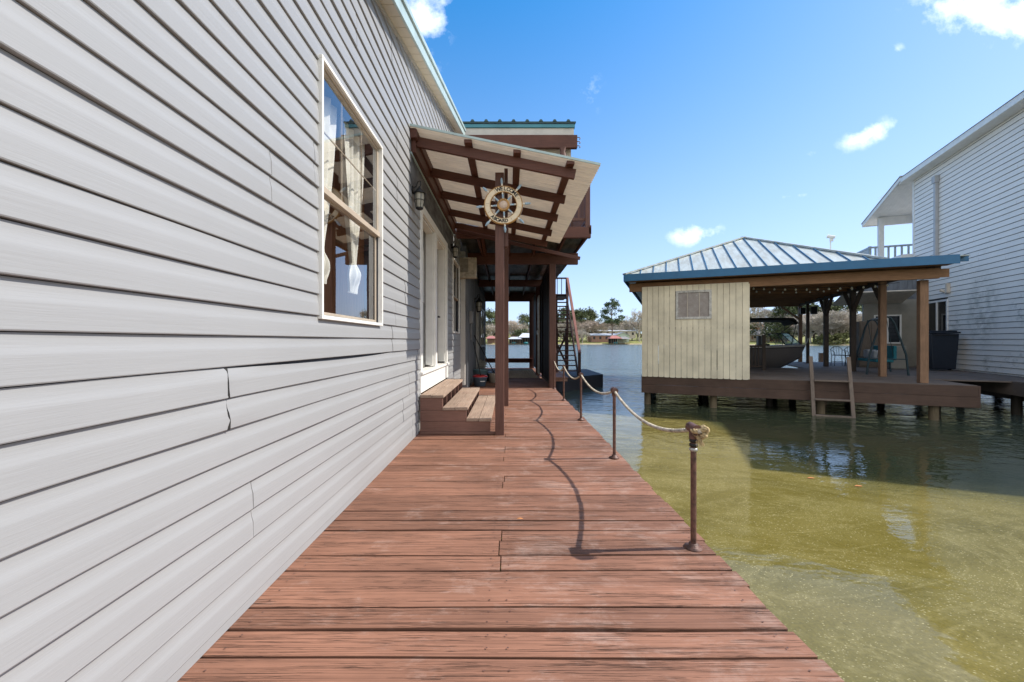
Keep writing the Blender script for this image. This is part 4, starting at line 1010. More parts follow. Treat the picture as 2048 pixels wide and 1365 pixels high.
mb = MB(); mb.box(-.52, -.32, 11.38, 11.46, .005, .12); m2.part('broom_head', mb, 'black')
mb = MB(); rr = random.Random(9)
for i in range(160):
    a = Vector((-.80 + rr.gauss(0, .05), 12.1 + rr.gauss(0, .08), .37 + abs(rr.gauss(0, .09)))); mb.tube([a, a + Vector((rr.uniform(-.07, .07), rr.uniform(-.07, .07), rr.uniform(-.07, .04)))], .010, 4)
mb.cyl((-.80, 12.1, .3), (-.8, 12.1, .004), .12, .1, n=10)
single('rag_heap', mb, 'mophead', 'heap of pale mop strings behind the tubs', 'rags', (-.8, 12.1, .3))

# ------------------------------------------------------------------ outside staircase
sc_ = T('outdoor_staircase', 'steep brown open tread staircase climbing to the upper deck', 'staircase', (2.7, 20, -.4))
sx0, sx1 = 2.16, 3.19; sy0, sy1 = 18.2, 21.7; NZ = 18; SB, ST = -.41, 3.72
for k in range(NZ):
    t_ = (k + 1) / NZ; mb = MB(); yv = sy0 + (sy1 - sy0) * t_; z = SB + (ST - SB) * t_
    mb.box(sx0, sx1 - .04, yv - .11, yv + .13, z - .045, z); sc_.part('tread', mb, 'dark_x')
for x in (sx0 - .02, sx1 - .02):
    mb = MB(); mb.beam((x, sy0, SB + .06), (x, sy1 + .1, ST + .03), .045, .24); sc_.part('stringer', mb, 'dark_x')
mb = MB(); mb.beam((sx1 + .03, 18.0, .61), (sx1 + .03, 21.75, 4.60), .12, .11); sc_.part('handrail', mb, 'rail_lit', bevel=.004)
mb = MB(); mb.beam((sx0 - .02, 18.0, .61), (sx0 - .02, 21.75, 4.60), .07, .07); sc_.part('handrail', mb, 'dark_x')
for (x, yv, z0, z1) in ((sx1 + .03, 18.08, -.40, .68), (sx0, 18.08, -.40, .68), (sx1 + .03, 21.8, -.40, 4.6), (sx0 + .05, 21.8, -.40, 4.6), (2.64, 21.95, -1.4, 3.7), (2.46, 20.3, -.40, 1.8), (2.94, 20.3, -.40, 1.8)):
    mb = MB(); mb.box(x - .06, x + .06, yv - .06, yv + .06, z0, z1); sc_.part('newel_post', mb, 'dark_x')
mb = MB(); mb.box(1.4, 3.3, 21.8, 24.0, ST - .1, ST); sc_.part('top_landing', mb, 'dark_x')
mb = MB(); mb.beam((2.2, 20.3, -.1), (3.0, 20.3, 1.6), .04, .10); mb.beam((3.0, 20.36, -.1), (2.2, 20.36, 1.6), .04, .10); sc_.part('cross_brace', mb, 'dark_x')
mb = MB()
for k in range(7): mb.box(1.7 + k * .24, 1.735 + k * .24, 21.86, 21.9, ST, ST + .86)
mb.box(1.5, 3.2, 21.84, 21.92, ST + .86, ST + .94); sc_.part('landing_rail', mb, 'dark_x')
# floating dock
fd = T('floating_dock', 'low charcoal floating dock behind the rope railing', 'dock', (3, 19, -.6))
mb = MB(); quad = [(1.75, 16.55), (4.5, 18.95), (4.42, 22.6), (1.45, 21.2)]
mb.prism(quad, -1.3, -.455, 'z'); fd.part('float_body', mb, 'dock_dark')
mb = MB()
q0, q1, q2, q3 = [Vector((a, b, 0)) for a, b in quad]
for k in range(26):
    t0, t1 = k / 26, (k + .93) / 26
    a, b = q0.lerp(q3, t0), q1.lerp(q2, t0); c, d = q1.lerp(q2, t1), q0.lerp(q3, t1)
    mb.add([(p.x, p.y, z) for z in (-.452, -.415) for p in (a, b, c, d)], [(3, 2, 1, 0), (4, 5, 6, 7), (0, 1, 5, 4), (1, 2, 6, 5), (2, 3, 7, 6), (3, 0, 4, 7)])
fd.part('top_board', mb, 'dock_dark')

# ================================================================== neighbour's lot (frame 1: across, along, up)
bd = T('boathouse_deck', 'brown timber deck on pilings carrying the boathouse', 'deck', (3.3, 17, 0), 1)
FU = 14.3
mb = MB()
for k in range(44): mb.box(-.84, 7.5, FU + .0 + k * .1415, FU + k * .1415 + .136, -.04, 0)
for k in range(46): mb.box(5.4, 9.2, 20.55 + k * .1415, 20.55 + k * .1415 + .136, -.04, 0)
mb.box(7.5, 9.25, 16.2, 20.5, -.04, -.002)
bd.part('decking', mb, 'grey_deck')
mb = MB(); mb.box(-.84, 7.50, FU - .045, FU - .005, -.30, -.012); mb.box(-.84, 7.52, FU - .042, FU - .002, -.585, -.305)
mb.box(-.88, -.842, FU - .04, 20.5, -.585, -.012); mb.box(7.505, 7.545, FU - .04, 17.0, -.585, -.012); mb.box(-.84, 7.5, 20.5, 20.54, -.80, -.045)  # last board: unseen rear skirt added to darken the water under the deck
bd.part('fascia', mb, 'fascia_brown', bevel=.004)
mb = MB()
for k in range(13): mb.box(-.80, 7.45, FU + .1 + k * .5, FU + .14 + k * .5, -.30, -.042)
for vq in (-.6, 1.4, 3.4, 5.4, 7.2): mb.box(vq, vq + .1, FU + .1, 20.45, -.58, -.302)
bd.part('joists', mb, 'old_post')
for v in (-.70, 1.33, 4.2, 6.75):
    for u in (FU + .25, 17.5, 20.3):
        mb = MB(); mb.cyl((v, u, -2.5), (v, u, -.31), .115, .105, 14); bd.part('piling', mb, 'piling' if u < 15 else 'pilingdark')
for v, u in ((3.1, 15.6), (7.1, 15.2)):
    mb = MB(); mb.cyl((v, u, -2.5), (v, u, -.31), .10, .10, 12); bd.part('piling', mb, 'pilingdark')

bh2 = T('boathouse', 'open boathouse with blue metal hip roof and pale yellow shed wall', 'boathouse', (3, 18, 0), 1)
EU, EV0, EV1, ZE = 13.9, -1.41, 7.16, 3.39
# shed wall boards with dog eared feet
mb = MB(); v = -.86; kb = 0; wB = (2.29 + .86) / 18
for k in range(18):
    a = -.86 + k * wB; b = a + wB - .009; zt = 3.0 + .0 * k; zb = -.035 + rnd.uniform(-.006, .006); c = .022
    pts = [(a + c, zb), (b - c, zb), (b, zb + c), (b, zt), (a, zt), (a, zb + c)]
    uu = FU - .07 + rnd.uniform(-.003, .003)
    if a < 1.22 and b > .20:      # cut round the window
        mb.prism([(a + c, zb), (b - c, zb), (b, zb + c), (b, 1.90), (a, 1.90), (a, zb + c)], uu, uu + .02, 'y'); mb.prism([(a, 2.80), (b, 2.80), (b, zt), (a, zt)], uu, uu + .02, 'y')
    elif k in (12, 13):
        e0 = .007 if k == 12 else 0; lo, hi = (.22, .86) if k == 12 else (.24, .84); b_in = b - (.007 if k == 12 else 0); a_in = a + (.006 if k == 13 or k == 12 else 0)
        mb.prism([(a + c, zb), (b - c, zb), (b, zb + c), (b, lo), (b_in, lo + .03), (b_in, hi), (b, hi + .05), (b, zt), (a, zt), (a, hi + .05), (a_in, hi), (a_in, lo + .03), (a, lo), (a, zb + c)], uu, uu + .02, 'y')
    else: mb.prism(pts, uu, uu + .02, 'y')
wl = bh2.part('shed_wall', mb, 'yellow')
mb = MB(); mb.box(2.285, 2.31, FU - .06, FU + 3.0, -.02, 2.95); mb.box(-.85, -.83, FU - .05, FU + 3.0, -.02, 2.95); mb.box(-.83, 2.28, FU + 2.98, FU + 3.0, 1.0, 2.95)
bh2.part('shed_side', mb, 'yellow')
mb = MB(); mb.box(-.83, 2.285, FU - .048, FU - .008, .34, .40); mb.box(-.83, 2.285, FU - .048, FU - .008, 1.55, 1.63); bh2.part('wall_nailer', mb, 'old_post')
f = MB(); a0, a1, z0, z1 = .195, 1.255, 1.885, 2.815; uu = FU - .095
for (a, b, c, d) in ((a0, a1, z0, z0 + .07), (a0, a1, z1 - .07, z1), (a0, a0 + .075, z0 + .07, z1 - .07), (a1 - .075, a1, z0 + .07, z1 - .07)): f.box(a, b, uu, uu + .05, c, d)
fo = bh2.part('window_frame', f, plain('peeling_white_paint', (.55, .53, .49), .6, .25, 12, .3), bevel=.003)
g = MB(); g.box(a0 + .06, a1 - .06, uu + .03, uu + .045, z0 + .06, z1 - .06); bh2.part('pane', g, 'dusty', parent=fo)
g = MB()
for q in (1, 2): g.box(a0 + (a1 - a0) * q / 3 - .008, a0 + (a1 - a0) * q / 3 + .008, uu + .018, uu + .03, z0 + .07, z1 - .07)
bh2.part('muntin', g, 'cream', parent=fo)
# beams and posts
mb = MB(); mb.box(-1.28, 6.75, FU - .02, FU + .09, 2.86, 3.14); mb.box(-1.22, 7.0, FU + .095, FU + .15, 2.9, 3.13); bh2.part('front_beam', mb, 'cedar_x', bevel=.005)
mb = MB(); mb.box(-1.2, 6.9, 26.75, 26.85, 3.12, 3.36); bh2.part('rear_beam', mb, 'cedar_x', bevel=.005)
mb = MB(); mb.box(6.72, 6.86, FU + .15, 26.74, 3.12, 3.36); bh2.part('side_beam', mb, 'old_post', bevel=.005)
mb = MB(); mb.box(-1.0, -.88, FU + .15, 26.74, 3.12, 3.36); bh2.part('side_beam', mb, 'cedar_y', bevel=.005)
for (v, u, wd, mt, zt) in ((6.55, 14.62, .185, 'cedar_z', 2.86), (6.50, 16.75, .17, 'cedar_z', 3.12), (6.63, 19.4, .17, 'old_post', 3.12), (6.70, 22.5, .17, 'old_post', 3.12), (6.75, 25.3, .13, 'old_post', 3.12), (6.80, 26.8, .17, 'cedar_z', 3.12), (-.95, 26.8, .2, 'cedar_z', 3.12), (2.2, 26.8, .2, 'cedar_z', 3.12)):
    mb = MB(); mb.box(v - wd / 2, v + wd / 2, u - wd / 2, u + wd / 2, -.6 if u > 26 else 0.001, zt); bh2.part('post', mb, mt, bevel=.01)
for (p0, p1) in (((6.63, 19.4, 2.3), (6.63, 18.6, 3.12)), ((6.63, 19.4, 2.3), (6.63, 20.2, 3.12)), ((6.7, 22.5, 2.3), (6.7, 21.8, 3.12)), ((6.7, 22.5, 2.3), (6.7, 23.2, 3.12)), ((6.8, 26.8, 2.35), (5.9, 26.8, 3.12)), ((6.5, 16.75, 2.4), (6.5, 17.4, 3.12))):
    mb = MB(); mb.beam(p0, p1, .10, .11, (0, 1, 0) if p0[1] == p1[1] else (1, 0, 0)); bh2.part('brace', mb, 'cedar_z' if p0[1] > 26 else 'old_post')
# ceiling joists in the dark
mb = MB()
for k in range(14):
    u = FU + .5 + k * .9; mb.box(-1.1, 6.9, u, u + .045, 3.20, 3.34)
bh2.part('ceiling_joists', mb, 'cedar_x')
# hip roof
VA, UA, ZA = 2.75, 18.2, 5.27; UB = 22.6; VR = 5.45; UE2 = 27.2
A = (VA, UA, ZA); B = (VA, UB, ZA); c00 = (EV0, EU, ZE); c10 = (VR, EU, ZE); c11 = (VR, UE2, ZE); c01 = (EV0, UE2, ZE)
mb = MB(); mb.add([c00, c10, A], [(0, 1, 2)]); mb.add([c10, c11, B, A], [(0, 1, 2, 3)]); mb.add([c11, c01, B], [(0, 1, 2)]); mb.add([c01, c00, A, B], [(0, 1, 2, 3)])
mb.add([(VR - .02, EU, ZE - .002), (EV1, EU, ZE - .002), (EV1 + .2, UE2, ZE - .002), (VR - .02, UE2, ZE - .002)], [(0, 1, 2, 3)])
rf2 = bh2.part('roof_panel', mb, 'roofpanel', recalc=False)
m_ = rf2.modifiers.new('thick', 'SOLIDIFY'); m_.thickness = .02; m_.offset = -1
# seams on the front slope and the others
def seams_on(mb, base, ridge_fn, n0, n1, step, along):
    pass
mb = MB()
for k in range(40):
    v = EV0 + .12 + k * .40
    if v > VR - .1: break
    t_ = (v - EV0) / (VA - EV0) if v < VA else (VR - v) / (VR - VA)
    top = (v, EU + (UA - EU) * t_, ZE + (ZA - ZE) * t_)
    mb.beam((v, EU + .01, ZE + .018), (top[0], top[1] - .03, top[2] + .012), .020, .04, (0, 0, 1))
fs_ = bh2.part('front_seam', mb, 'blue')
mb = MB()
for k in range(34):
    u = EU + .2 + k * .40
    if u > UE2 - .1: break
    t_ = min(1, (u - EU) / (UA - EU), (UE2 - u) / (UE2 - UB))
    mb.beam((EV0, u, ZE + .018), (EV0 + (VA - EV0) * t_, u, ZE + (ZA - ZE) * t_ + .012), .028, .045); mb.beam((VR, u, ZE + .018), (VR - (VR - VA) * t_, u, ZE + (ZA - ZE) * t_ + .012), .028, .045)
bh2.part('side_seam', mb, 'blue')
mb = MB(); mb.beam(c00, A, .16, .05); mb.beam(c10, A, .16, .05); mb.beam(A, B, .2, .05); mb.beam(c01, B, .16, .05); mb.beam(c11, B, .16, .05)
for v_ in mb.v: v_.z += .035
bh2.part('hip_cap', mb, 'roofpanel')
mb = MB(); mb.box(EV0 - .02, 6.95, EU - .035, EU - .003, ZE - .215, ZE + .02); mb.box(EV0 - .02, EV0, EU, UE2, ZE - .215, ZE + .02); mb.box(6.955, EV1 + .1, EU + .25, EU + .28, ZE - .13, ZE + .02)
bh2.part('eave_fascia', mb, 'blue', bevel=.003)
mb = MB(); mb.box(-1.30, 6.9, EU - .001, EU + .4, ZE - .20, ZE - .17); bh2.part('soffit', mb, 'cedar_x')

# string lights
sl = T('string_lights', 'string of small white bulbs under the boathouse roof', 'string lights', (4, 15, 2.9), 1)
cab = []
def swag(a, b, sag, n=30):
    a = Vector(a); b = Vector(b)
    return [a.lerp(b, i / n) + Vector((0, 0, -sag * 4 * (i / n) * (1 - i / n))) for i in range(n + 1)]
runs = [swag((2.3, 15.3, 2.99), (6.5, 15.7, 2.95), .10, 14), swag((2.6, 17.2, 3.10), (6.4, 17.6, 3.08), .10, 9), swag((6.5, 16.75, 3.0), (7.6, 19.5, 2.95), .18, 8)]
mb = MB(); [mb.tube(r_, .008, 5) for r_ in runs]; sl.part('cable', mb, 'black')
for r_ in runs:
    for i in range(1, len(r_) - 1, 1):
        mb = MB(); p = r_[i]; mb.lathe(p, [(0, -.085), (.024, -.075), (.031, -.055), (.022, -.03), (.012, -.012)], 8); sl.part('bulb', mb, 'bulb')
# speakers
for (v, u, s_, lb) in ((6.92, 24.95, 1.0, 'black outdoor speaker on the right face of a boathouse post'), (6.50, 25.2, .85, 'black outdoor speaker on the left face of a boathouse post')):
    t = T('outdoor_speaker', lb, 'speaker', (v, u, 2.75), 1)
    mb = MB(); mb.box(v - .13 * s_, v + .13 * s_, u - .1, u + .12, 2.75 - .2 * s_, 2.75 + .2 * s_); t.part('cabinet', mb, 'black', bevel=.02)
    mb = MB(); mb.box(v - .10 * s_, v + .10 * s_, u - .115, u - .101, 2.75 - .17 * s_, 2.75 + .17 * s_); t.part('grille', mb, 'canvas')
# camera on the roof
rc = T('roof_camera', 'white camera on a thin pole above the boathouse roof', 'camera', (5.15, 20.0, 3.6), 1)
pC = P(1661, 500, 16.3); pt = P(1661, 478, 16.3)
inv = Matrix.Rotation(TH, 4, 'Z'); a = inv @ pC; b_ = inv @ pt
mb = MB(); mb.cyl((a.x, a.y, ZE), (b_.x, b_.y, b_.z), .022, n=8); rc.part('pole', mb, 'white')
mb = MB(); mb.cyl((b_.x - .12, b_.y, b_.z + .10), (b_.x + .14, b_.y - .05, b_.z + .03), .07, .06, n=12); mb.box(b_.x - .03, b_.x + .09, b_.y - .03, b_.y + .03, b_.z - .12, b_.z + .02); rc.part('housing', mb, 'white')

# dock ladder
lad = T('dock_ladder', 'greyed wooden ladder going down into the water from the boathouse deck', 'ladder', (4.3, 14.1, -.2), 1)
for v0, v1 in ((3.86, 3.90), (4.75, 4.83)):
    mb = MB(); mb.beam((v0, 14.20, .72), (v1, 14.02, -1.35), .09, .045, (0, 1, 0)); lad.part('side_rail', mb, 'grey_rail', bevel=.004)
for z in (.02, -.52, -.98):
    mb = MB(); uu = 14.20 - (.72 - z) * .087; mb.box(3.92, 4.76, uu - .06, uu + .05, z - .02, z + .02); lad.part('rung', mb, 'grey_rail', bevel=.003)

# balustrade by the boat
br = T('boat_slip_railing', 'dark wooden baluster railing between the shed and the boat', 'railing', (3.2, 19.9, 0), 1)
def hp(px, py, u):  # frame point at picture position on a plane u = const
    k = (px - 1017) / F; c, s_ = math.cos(TH), math.sin(TH)
    v = (k * c * u - s_ * u) / (c + k * s_); Y = c * u - s_ * v
    return v, H - (py - 683) / F * Y
va, _ = hp(1480, 700, 18.6); vb, _ = hp(1524, 700, 18.6)
mb = MB(); mb.box(va, vb, 18.58, 18.63, .93, 1.0); mb.box(va, vb, 18.58, 18.63, .12, .18); br.part('rail', mb, 'old_post')
for k in range(14):
    v = va + .05 + k * .115
    if v < vb - .05: mb = MB(); mb.box(v, v + .04, 18.585, 18.62, .18, .93); br.part('baluster', mb, 'old_post')
mb = MB(); mb.box(vb - .0, vb + .12, 18.55, 18.67, 0, 1.42); br.part('newel', mb, 'old_post', bevel=.005)

# motor boat
bo = T('motor_boat', 'taupe motor boat with black canopy hanging in the boathouse slip', 'boat', (3, 21.8, 0), 1)
BV1, BL, BU = 5.72, 6.0, 21.75
def hull_sec(t):   # t 0 stern .. 1 bow; returns half-section from keel to gunwale (offset, z)
    w_ = 1.12 * (1 - max(0, (t - .55) / .45) ** 3.0); w_ = max(w_, .03)
    kz = -.22 + .62 * max(0, (t - .74) / .26) ** 2.0; gz = .92 + .10 * t ** 2
    ch = kz + .34 + .06 * t; cw = w_ * (.86 - .28 * max(0, t - .4) / .6)
    mid = ch + .28 * (gz - ch) / .5 if 0 else (ch + gz) / 2
    return [(0, kz), (cw * .55, kz + .16), (cw, ch), (w_ * .97, mid), (w_ * 1.0, gz - .14), (w_ * 1.03, gz - .10), (w_ * .99, gz - .02), (w_ * .93, gz)]
mb = MB(); ns = 36; vs = []; m = 15
for i in range(ns + 1):
    t_ = i / ns; sec = hull_sec(t_); v = BV1 - BL * (1 - t_) - .0
    ring = [(-o, z) for o, z in reversed(sec)] + sec[1:]
    rake_ = .45 * max(0, (t_ - .7) / .3)
    for (o, z) in ring: vs.append((v - rake_ * .9 * (1 - (z + .12) / 1.1) ** 1.0 * (t_ ** 2), BU + o, z))
for i in range(ns):
    for k in range(m - 1):
        kk = min(k, m - 2 - k); mb.cur = 1 if kk <= 1 else (2 if kk == 2 else 0)
        mb.add([vs[i * m + k], vs[i * m + k + 1], vs[(i + 1) * m + k + 1], vs[(i + 1) * m + k]], [(0, 1, 2, 3)], True)
mb.cur = 0; mb.add([vs[k] for k in range(m)], [list(range(m))])
bo.part('hull', mb, ['hulltan', 'hullwhite', 'black'], recalc='weld')
mb = MB(); dv = []
for i in range(ns + 1): dv += [vs[i * m], vs[i * m + m - 1]]
dv = [Vector(p) for p in dv]
for i in range(0, ns):
    a_, b2, c_, d_ = dv[2 * i], dv[2 * i + 1], dv[2 * i + 3], dv[2 * i + 2]
    if i > ns * .70: mb.add([a_, b2, c_, d_], [(0, 1, 2, 3)])
    else:
        for (p, q, e, g_) in ((a_, d_, .18, 1), (b2, c_, .18, -1)):
            mb.add([p, q, q + Vector((0, .22 * g_, 0)), p + Vector((0, .22 * g_, 0))], [(0, 1, 2, 3)]); mb.add([p + Vector((0, .22 * g_, 0)), q + Vector((0, .22 * g_, 0)), q + Vector((0, .24 * g_, -.55)), p + Vector((0, .24 * g_, -.55))], [(0, 1, 2, 3)])
mb.box(-.2, 4.0, BU - .9, BU + .9, .36, .40); bo.part('deck', mb, 'hullwhite')
# windscreen
wv0, wv1 = 4.75, 5.38
fr = MB(); pts = [(wv0, BU - .88, 1.02), (wv0 - .32, BU - .80, 1.52), (wv1 - .45, BU - .60, 1.52), (wv1, BU - .62, 1.04)]
fr.tube(pts, .026, 6, closed=True); p2 = [(a_, 2 * BU - b2, c_) for a_, b2, c_ in pts]; fr.tube(p2, .018, 6, closed=True); fr.tube([pts[2], p2[2]], .018, 6); fr.tube([pts[3], p2[3]], .018, 6)
bo.part('windscreen_frame', fr, 'dkmetal')
g = MB(); g.add(pts, [(0, 1, 2, 3)]); g.add(p2, [(0, 1, 2, 3)]); g.add([pts[2], p2[2], p2[3], pts[3]], [(0, 1, 2, 3)]); bo.part('windscreen', g, clear_glass('boat_screen', (.80, .92, .90), 1.2), recalc=False)
mb = MB(); mb.grid(lambda u, v: (1.6 + 3.62 * u, BU - 1.0 + 2.0 * v, 2.18 + .05 * math.sin(u * math.pi) ** .5 - .22 * max(0, (u - .93) / .07) ** 2 - .02 * abs(2 * v - 1) ** 3), 40, 12)
cn = bo.part('bimini_top', mb, 'canvas', recalc=False); m_ = cn.modifiers.new('thick', 'SOLIDIFY'); m_.thickness = .12
mb = MB()
for s_ in (-.95, .95):
    mb.tube([(5.1, BU + s_, 2.0), (3.9, BU + s_ * 1.02, .95)], .014, 6); mb.tube([(1.6, BU + s_, 2.1), (3.0, BU + s_ * 1.02, .95)], .014, 6); mb.tube([(5.15, BU + s_, 2.0), (5.0, BU + s_ * .8, 1.0)], .012, 6)
bo.part('canopy_frame', mb, 'black')
mb = MB(); mb.box(3.75, 4.2, BU - .75, BU - .25, .85, 1.05); mb.box(3.75, 3.88, BU - .75, BU - .25, 1.0, 1.40); mb.box(1.6, 2.2, BU - .8, BU + .8, .6, .95); bo.part('seat', mb, 'black', bevel=.03)
mb = MB(); mb.tube([(BV1 - .1, BU, .96), (BV1 + .02, BU, 1.02), (BV1 + .08, BU, 1.18), (BV1 + .10, BU, 1.30)], .015, 6); bo.part('bow_eye', mb, 'alu')
# lift bunk trailer wedge
mb = MB(); mb.box(3.2, 5.2, BU - .5, BU - .4, -.42, -.08); mb.box(3.2, 5.2, BU + .4, BU + .5, -.42, -.08); mb.box(3.6, 3.7, BU - 1.1, BU + 1.1, -.52, -.42); single('boat_lift', mb, 'alu', 'metal lift beams under the motor boat', 'boat lift', (4, BU, 0), 1)

# lone piling
p = inv @ P(1643, 723, 24.5)
mb = MB(); p = inv @ P(1643, 700, 24.0); mb.cyl((p.x, p.y, -2), (p.x, p.y, .45), .16, .15, n=14); single('mooring_pile', mb, 'cedar_z', 'short round mooring pile rising from the lake behind the boathouse', 'pile', (p.x, p.y, 0), 1)

# garden swing
sw = T('garden_swing', 'teal metal garden swing with cushions on the boathouse deck', 'swing', (7.1, 18.5, 0), 1)
for (u, va_, vb_) in ((17.55, 6.38, 7.50), (19.6, 6.75, 7.85)):
    mb = MB(); vc = (va_ + vb_) / 2
    pts = [(va_, u, .0), (va_ + .08, u, .7), (vc - .2, u, 1.75), (vc - .10, u, 1.95), (vc, u, 2.0), (vc + .10, u, 1.95), (vc + .2, u, 1.75), (vb_ - .06, u, .7), (vb_, u, .0)]
    mb.tube(pts, .032, 8); mb.tube([(va_ + .08, u, .55), (vb_ - .08, u, .55)], .02, 6); sw.part('side_frame', mb, 'tealsteel')
mb = MB(); mb.tube([(6.94, 17.55, 2.0), (7.3, 19.6, 2.0)], .032, 8); sw.part('top_bar', mb, 'tealsteel')
mb = MB(); mb.box(6.75, 7.25, 17.85, 19.35, .42, .52); sw.part('seat', mb, 'tealfabric', bevel=.03)
mb = MB(); mb.beam((7.28, 17.85, .75), (7.28, 19.35, .75), .10, .5); sw.part('backrest', mb, 'tealfabric', bevel=.03)
mb = MB(); mb.box(6.9, 7.2, 18.9, 19.3, .53, .85); mb.box(6.9, 7.2, 18.4, 18.8, .53, .83); sw.part('cushion', mb, 'greycushion', bevel=.05)
mb = MB(); [mb.tube([(x_, u_, .5), (7.05, u_, 1.98)], .010, 5) for x_ in (6.78, 7.25) for u_ in (17.88, 19.32)]; sw.part('hanger', mb, 'tealsteel')
# bar chairs
def bar_chair(v, u, lb):
    t = T('bar_chair', lb, 'chair', (v, u, 0), 1, group='black metal bar chairs on the boathouse deck')
    for (a_, b2) in ((-.19, -.19), (.19, -.19), (-.19, .19), (.19, .19)):
        mb = MB(); mb.tube([(v + a_ * 1.15, u + b2 * 1.15, 0), (v + a_, u + b2, .5)], .014, 6); t.part('leg', mb, 'black')
    mb = MB(); mb.box(v - .22, v + .22, u - .22, u + .22, .49, .53); t.part('seat', mb, 'black', bevel=.01)
    mb = MB(); mb.tube([(v - .2, u + .2, .5), (v - .22, u + .24, .78), (v - .1, u + .27, .9), (v + .1, u + .27, .9), (v + .22, u + .24, .78), (v + .2, u + .2, .5)], .014, 6)
    for q in (-.1, 0, .1): mb.tube([(v + q, u + .22, .53), (v + q, u + .27, .89)], .008, 5)
    t.part('backrest', mb, 'black')
    for s_ in (-1, 1): mb = MB(); mb.tube([(v + s_ * .22, u + .22, .74), (v + s_ * .24, u, .73), (v + s_ * .22, u - .2, .66), (v + s_ * .2, u - .2, .51)], .012, 6); t.part('armrest', mb, 'black')
    mb = MB(); mb.tube([(v - .2, u - .2, .2), (v + .2, u - .2, .2), (v + .2, u + .2, .2), (v - .2, u + .2, .2)], .009, 5, closed=True); t.part('stretcher', mb, 'black')
bar_chair(7.35, 23.1, 'left one of two black metal bar chairs near the lake'); bar_chair(7.75, 22.7, 'right one of two black metal bar chairs, behind a boathouse post')

# wheelie bin
v, u = 10.02, 21.2
bn = T('refuse_bin', 'large navy plastic refuse bin against the white sided house', 'bin', (v, u, 0), 1)
mb = MB(); mb.add([(v - .35, u - .28, .06), (v + .35, u - .28, .06), (v + .35, u + .28, .06), (v - .35, u + .28, .06), (v - .42, u - .34, 1.45), (v + .42, u - .34, 1.45), (v + .42, u + .34, 1.45), (v - .42, u + .34, 1.45)], [(0, 3, 2, 1), (4, 5, 6, 7), (0, 1, 5, 4), (1, 2, 6, 5), (2, 3, 7, 6), (3, 0, 4, 7)]); bn.part('body', mb, 'bin', bevel=.03)
mb = MB(); mb.box(v - .45, v + .45, u - .37, u + .37, 1.46, 1.53); mb.box(v - .38, v + .38, u - .30, u + .30, 1.53, 1.58); bn.part('lid', mb, 'bin', bevel=.02)
mb = MB(); mb.cyl((v - .41, u + .2, .12), (v - .36, u + .2, .12), .12, n=14); mb.cyl((v + .36, u + .2, .12), (v + .41, u + .2, .12), .12, n=14); bn.part('wheel', mb, 'black')
mb = MB(); mb.cyl((v - .35, u - .38, 1.40), (v + .35, u - .38, 1.40), .02, n=8); bn.part('handle', mb, 'black')

# neighbour's house
nh = T('white_house', 'two storey white sided house with mildew stains beyond the boathouse', 'house', (14, 17, 0), 1)
HV, HU0, HU1, HZ = 10.7, 12.45, 24.6, 8.74
CW = .195
mb = MB()
wins = [(22.08, 23.5, 1.55, 2.88)]
k = 0; z = .05
while z < HZ:
    z1 = min(z + CW, HZ)
    segs = [(HU0, HU1)]
    for (a_, b2, c_, d_) in wins:
        if z1 > c_ and z < d_: segs = [(HU0, a_), (b2, HU1)]
    for (a_, b2) in segs:
        zl = z + .017
        mb.add([(HV - .004, a_, zl), (HV - .004, b2, zl), (HV - .032, b2, zl), (HV - .032, a_, zl), (HV - .012, a_, z1), (HV - .012, b2, z1)], [(0, 1, 2, 3), (3, 2, 5, 4)])
    z += CW
rr = random.Random(21)
for k in range(90):     # joints between lengths of siding
    zz = .05 + CW * rr.randint(1, 43); uu = rr.uniform(HU0, HU1)
    if uu > 21.7 and zz < 3.1: continue
    mb.box(HV - .0325, HV - .015, uu, uu + .006, zz + .018, zz + .10)
nh.part('siding', mb, 'siding2')
mb = MB(); mb.box(HV - .003, HV - .001, HU0, 22.0, 0.05, HZ); mb.box(HV - .003, HV - .001, 23.6, HU1, 0.05, HZ); mb.box(HV - .003, HV - .001, 22.0, 23.6, 2.95, HZ); nh.part('lap_shade_sheet', mb, 'darkfar')  # near-black sheet painted in for the shade under each siding lap
mb = MB(); mb.box(HV, 19, HU0, HU1, 0, 1.5); mb.box(HV, 19, HU0, HU1, 2.95, HZ); mb.box(HV, 19, HU0, 22.0, 1.5, 2.95); mb.box(HV, 19, 23.6, HU1, 1.5, 2.95); mb.box(HV + .5, 19, 22, 23.6, 1.5, 2.95); nh.part('wall', mb, 'corner2')
mb = MB(); mb.box(HV - .04, HV - .002, HU1 - .11, HU1 + .01, 0.05, HZ); nh.part('corner_board', mb, 'corner2')
f = MB(); a0, a1, z0, z1 = 22.05, 23.53, 1.52, 2.91
for (a_, b2, c_, d_) in ((a0, a1, z0, z0 + .08), (a0, a1, z1 - .08, z1), (a0, a0 + .08, z0 + .08, z1 - .08), (a1 - .08, a1, z0 + .08, z1 - .08), (22.75, 22.81, z0 + .08, z1 - .08)): f.box(HV - .05, HV + .02, a_, b2, c_, d_)
fo = nh.part('window_frame', f, 'corner2'); g = MB(); g.add([(HV - .01, a0 + .05, z0 + .05), (HV - .01, a1 - .05, z0 + .05), (HV - .01, a1 - .05, z1 - .05), (HV - .01, a0 + .05, z1 - .05)], [(0, 1, 2, 3)]); nh.part('pane', g, 'darkglass', parent=fo, recalc=False)
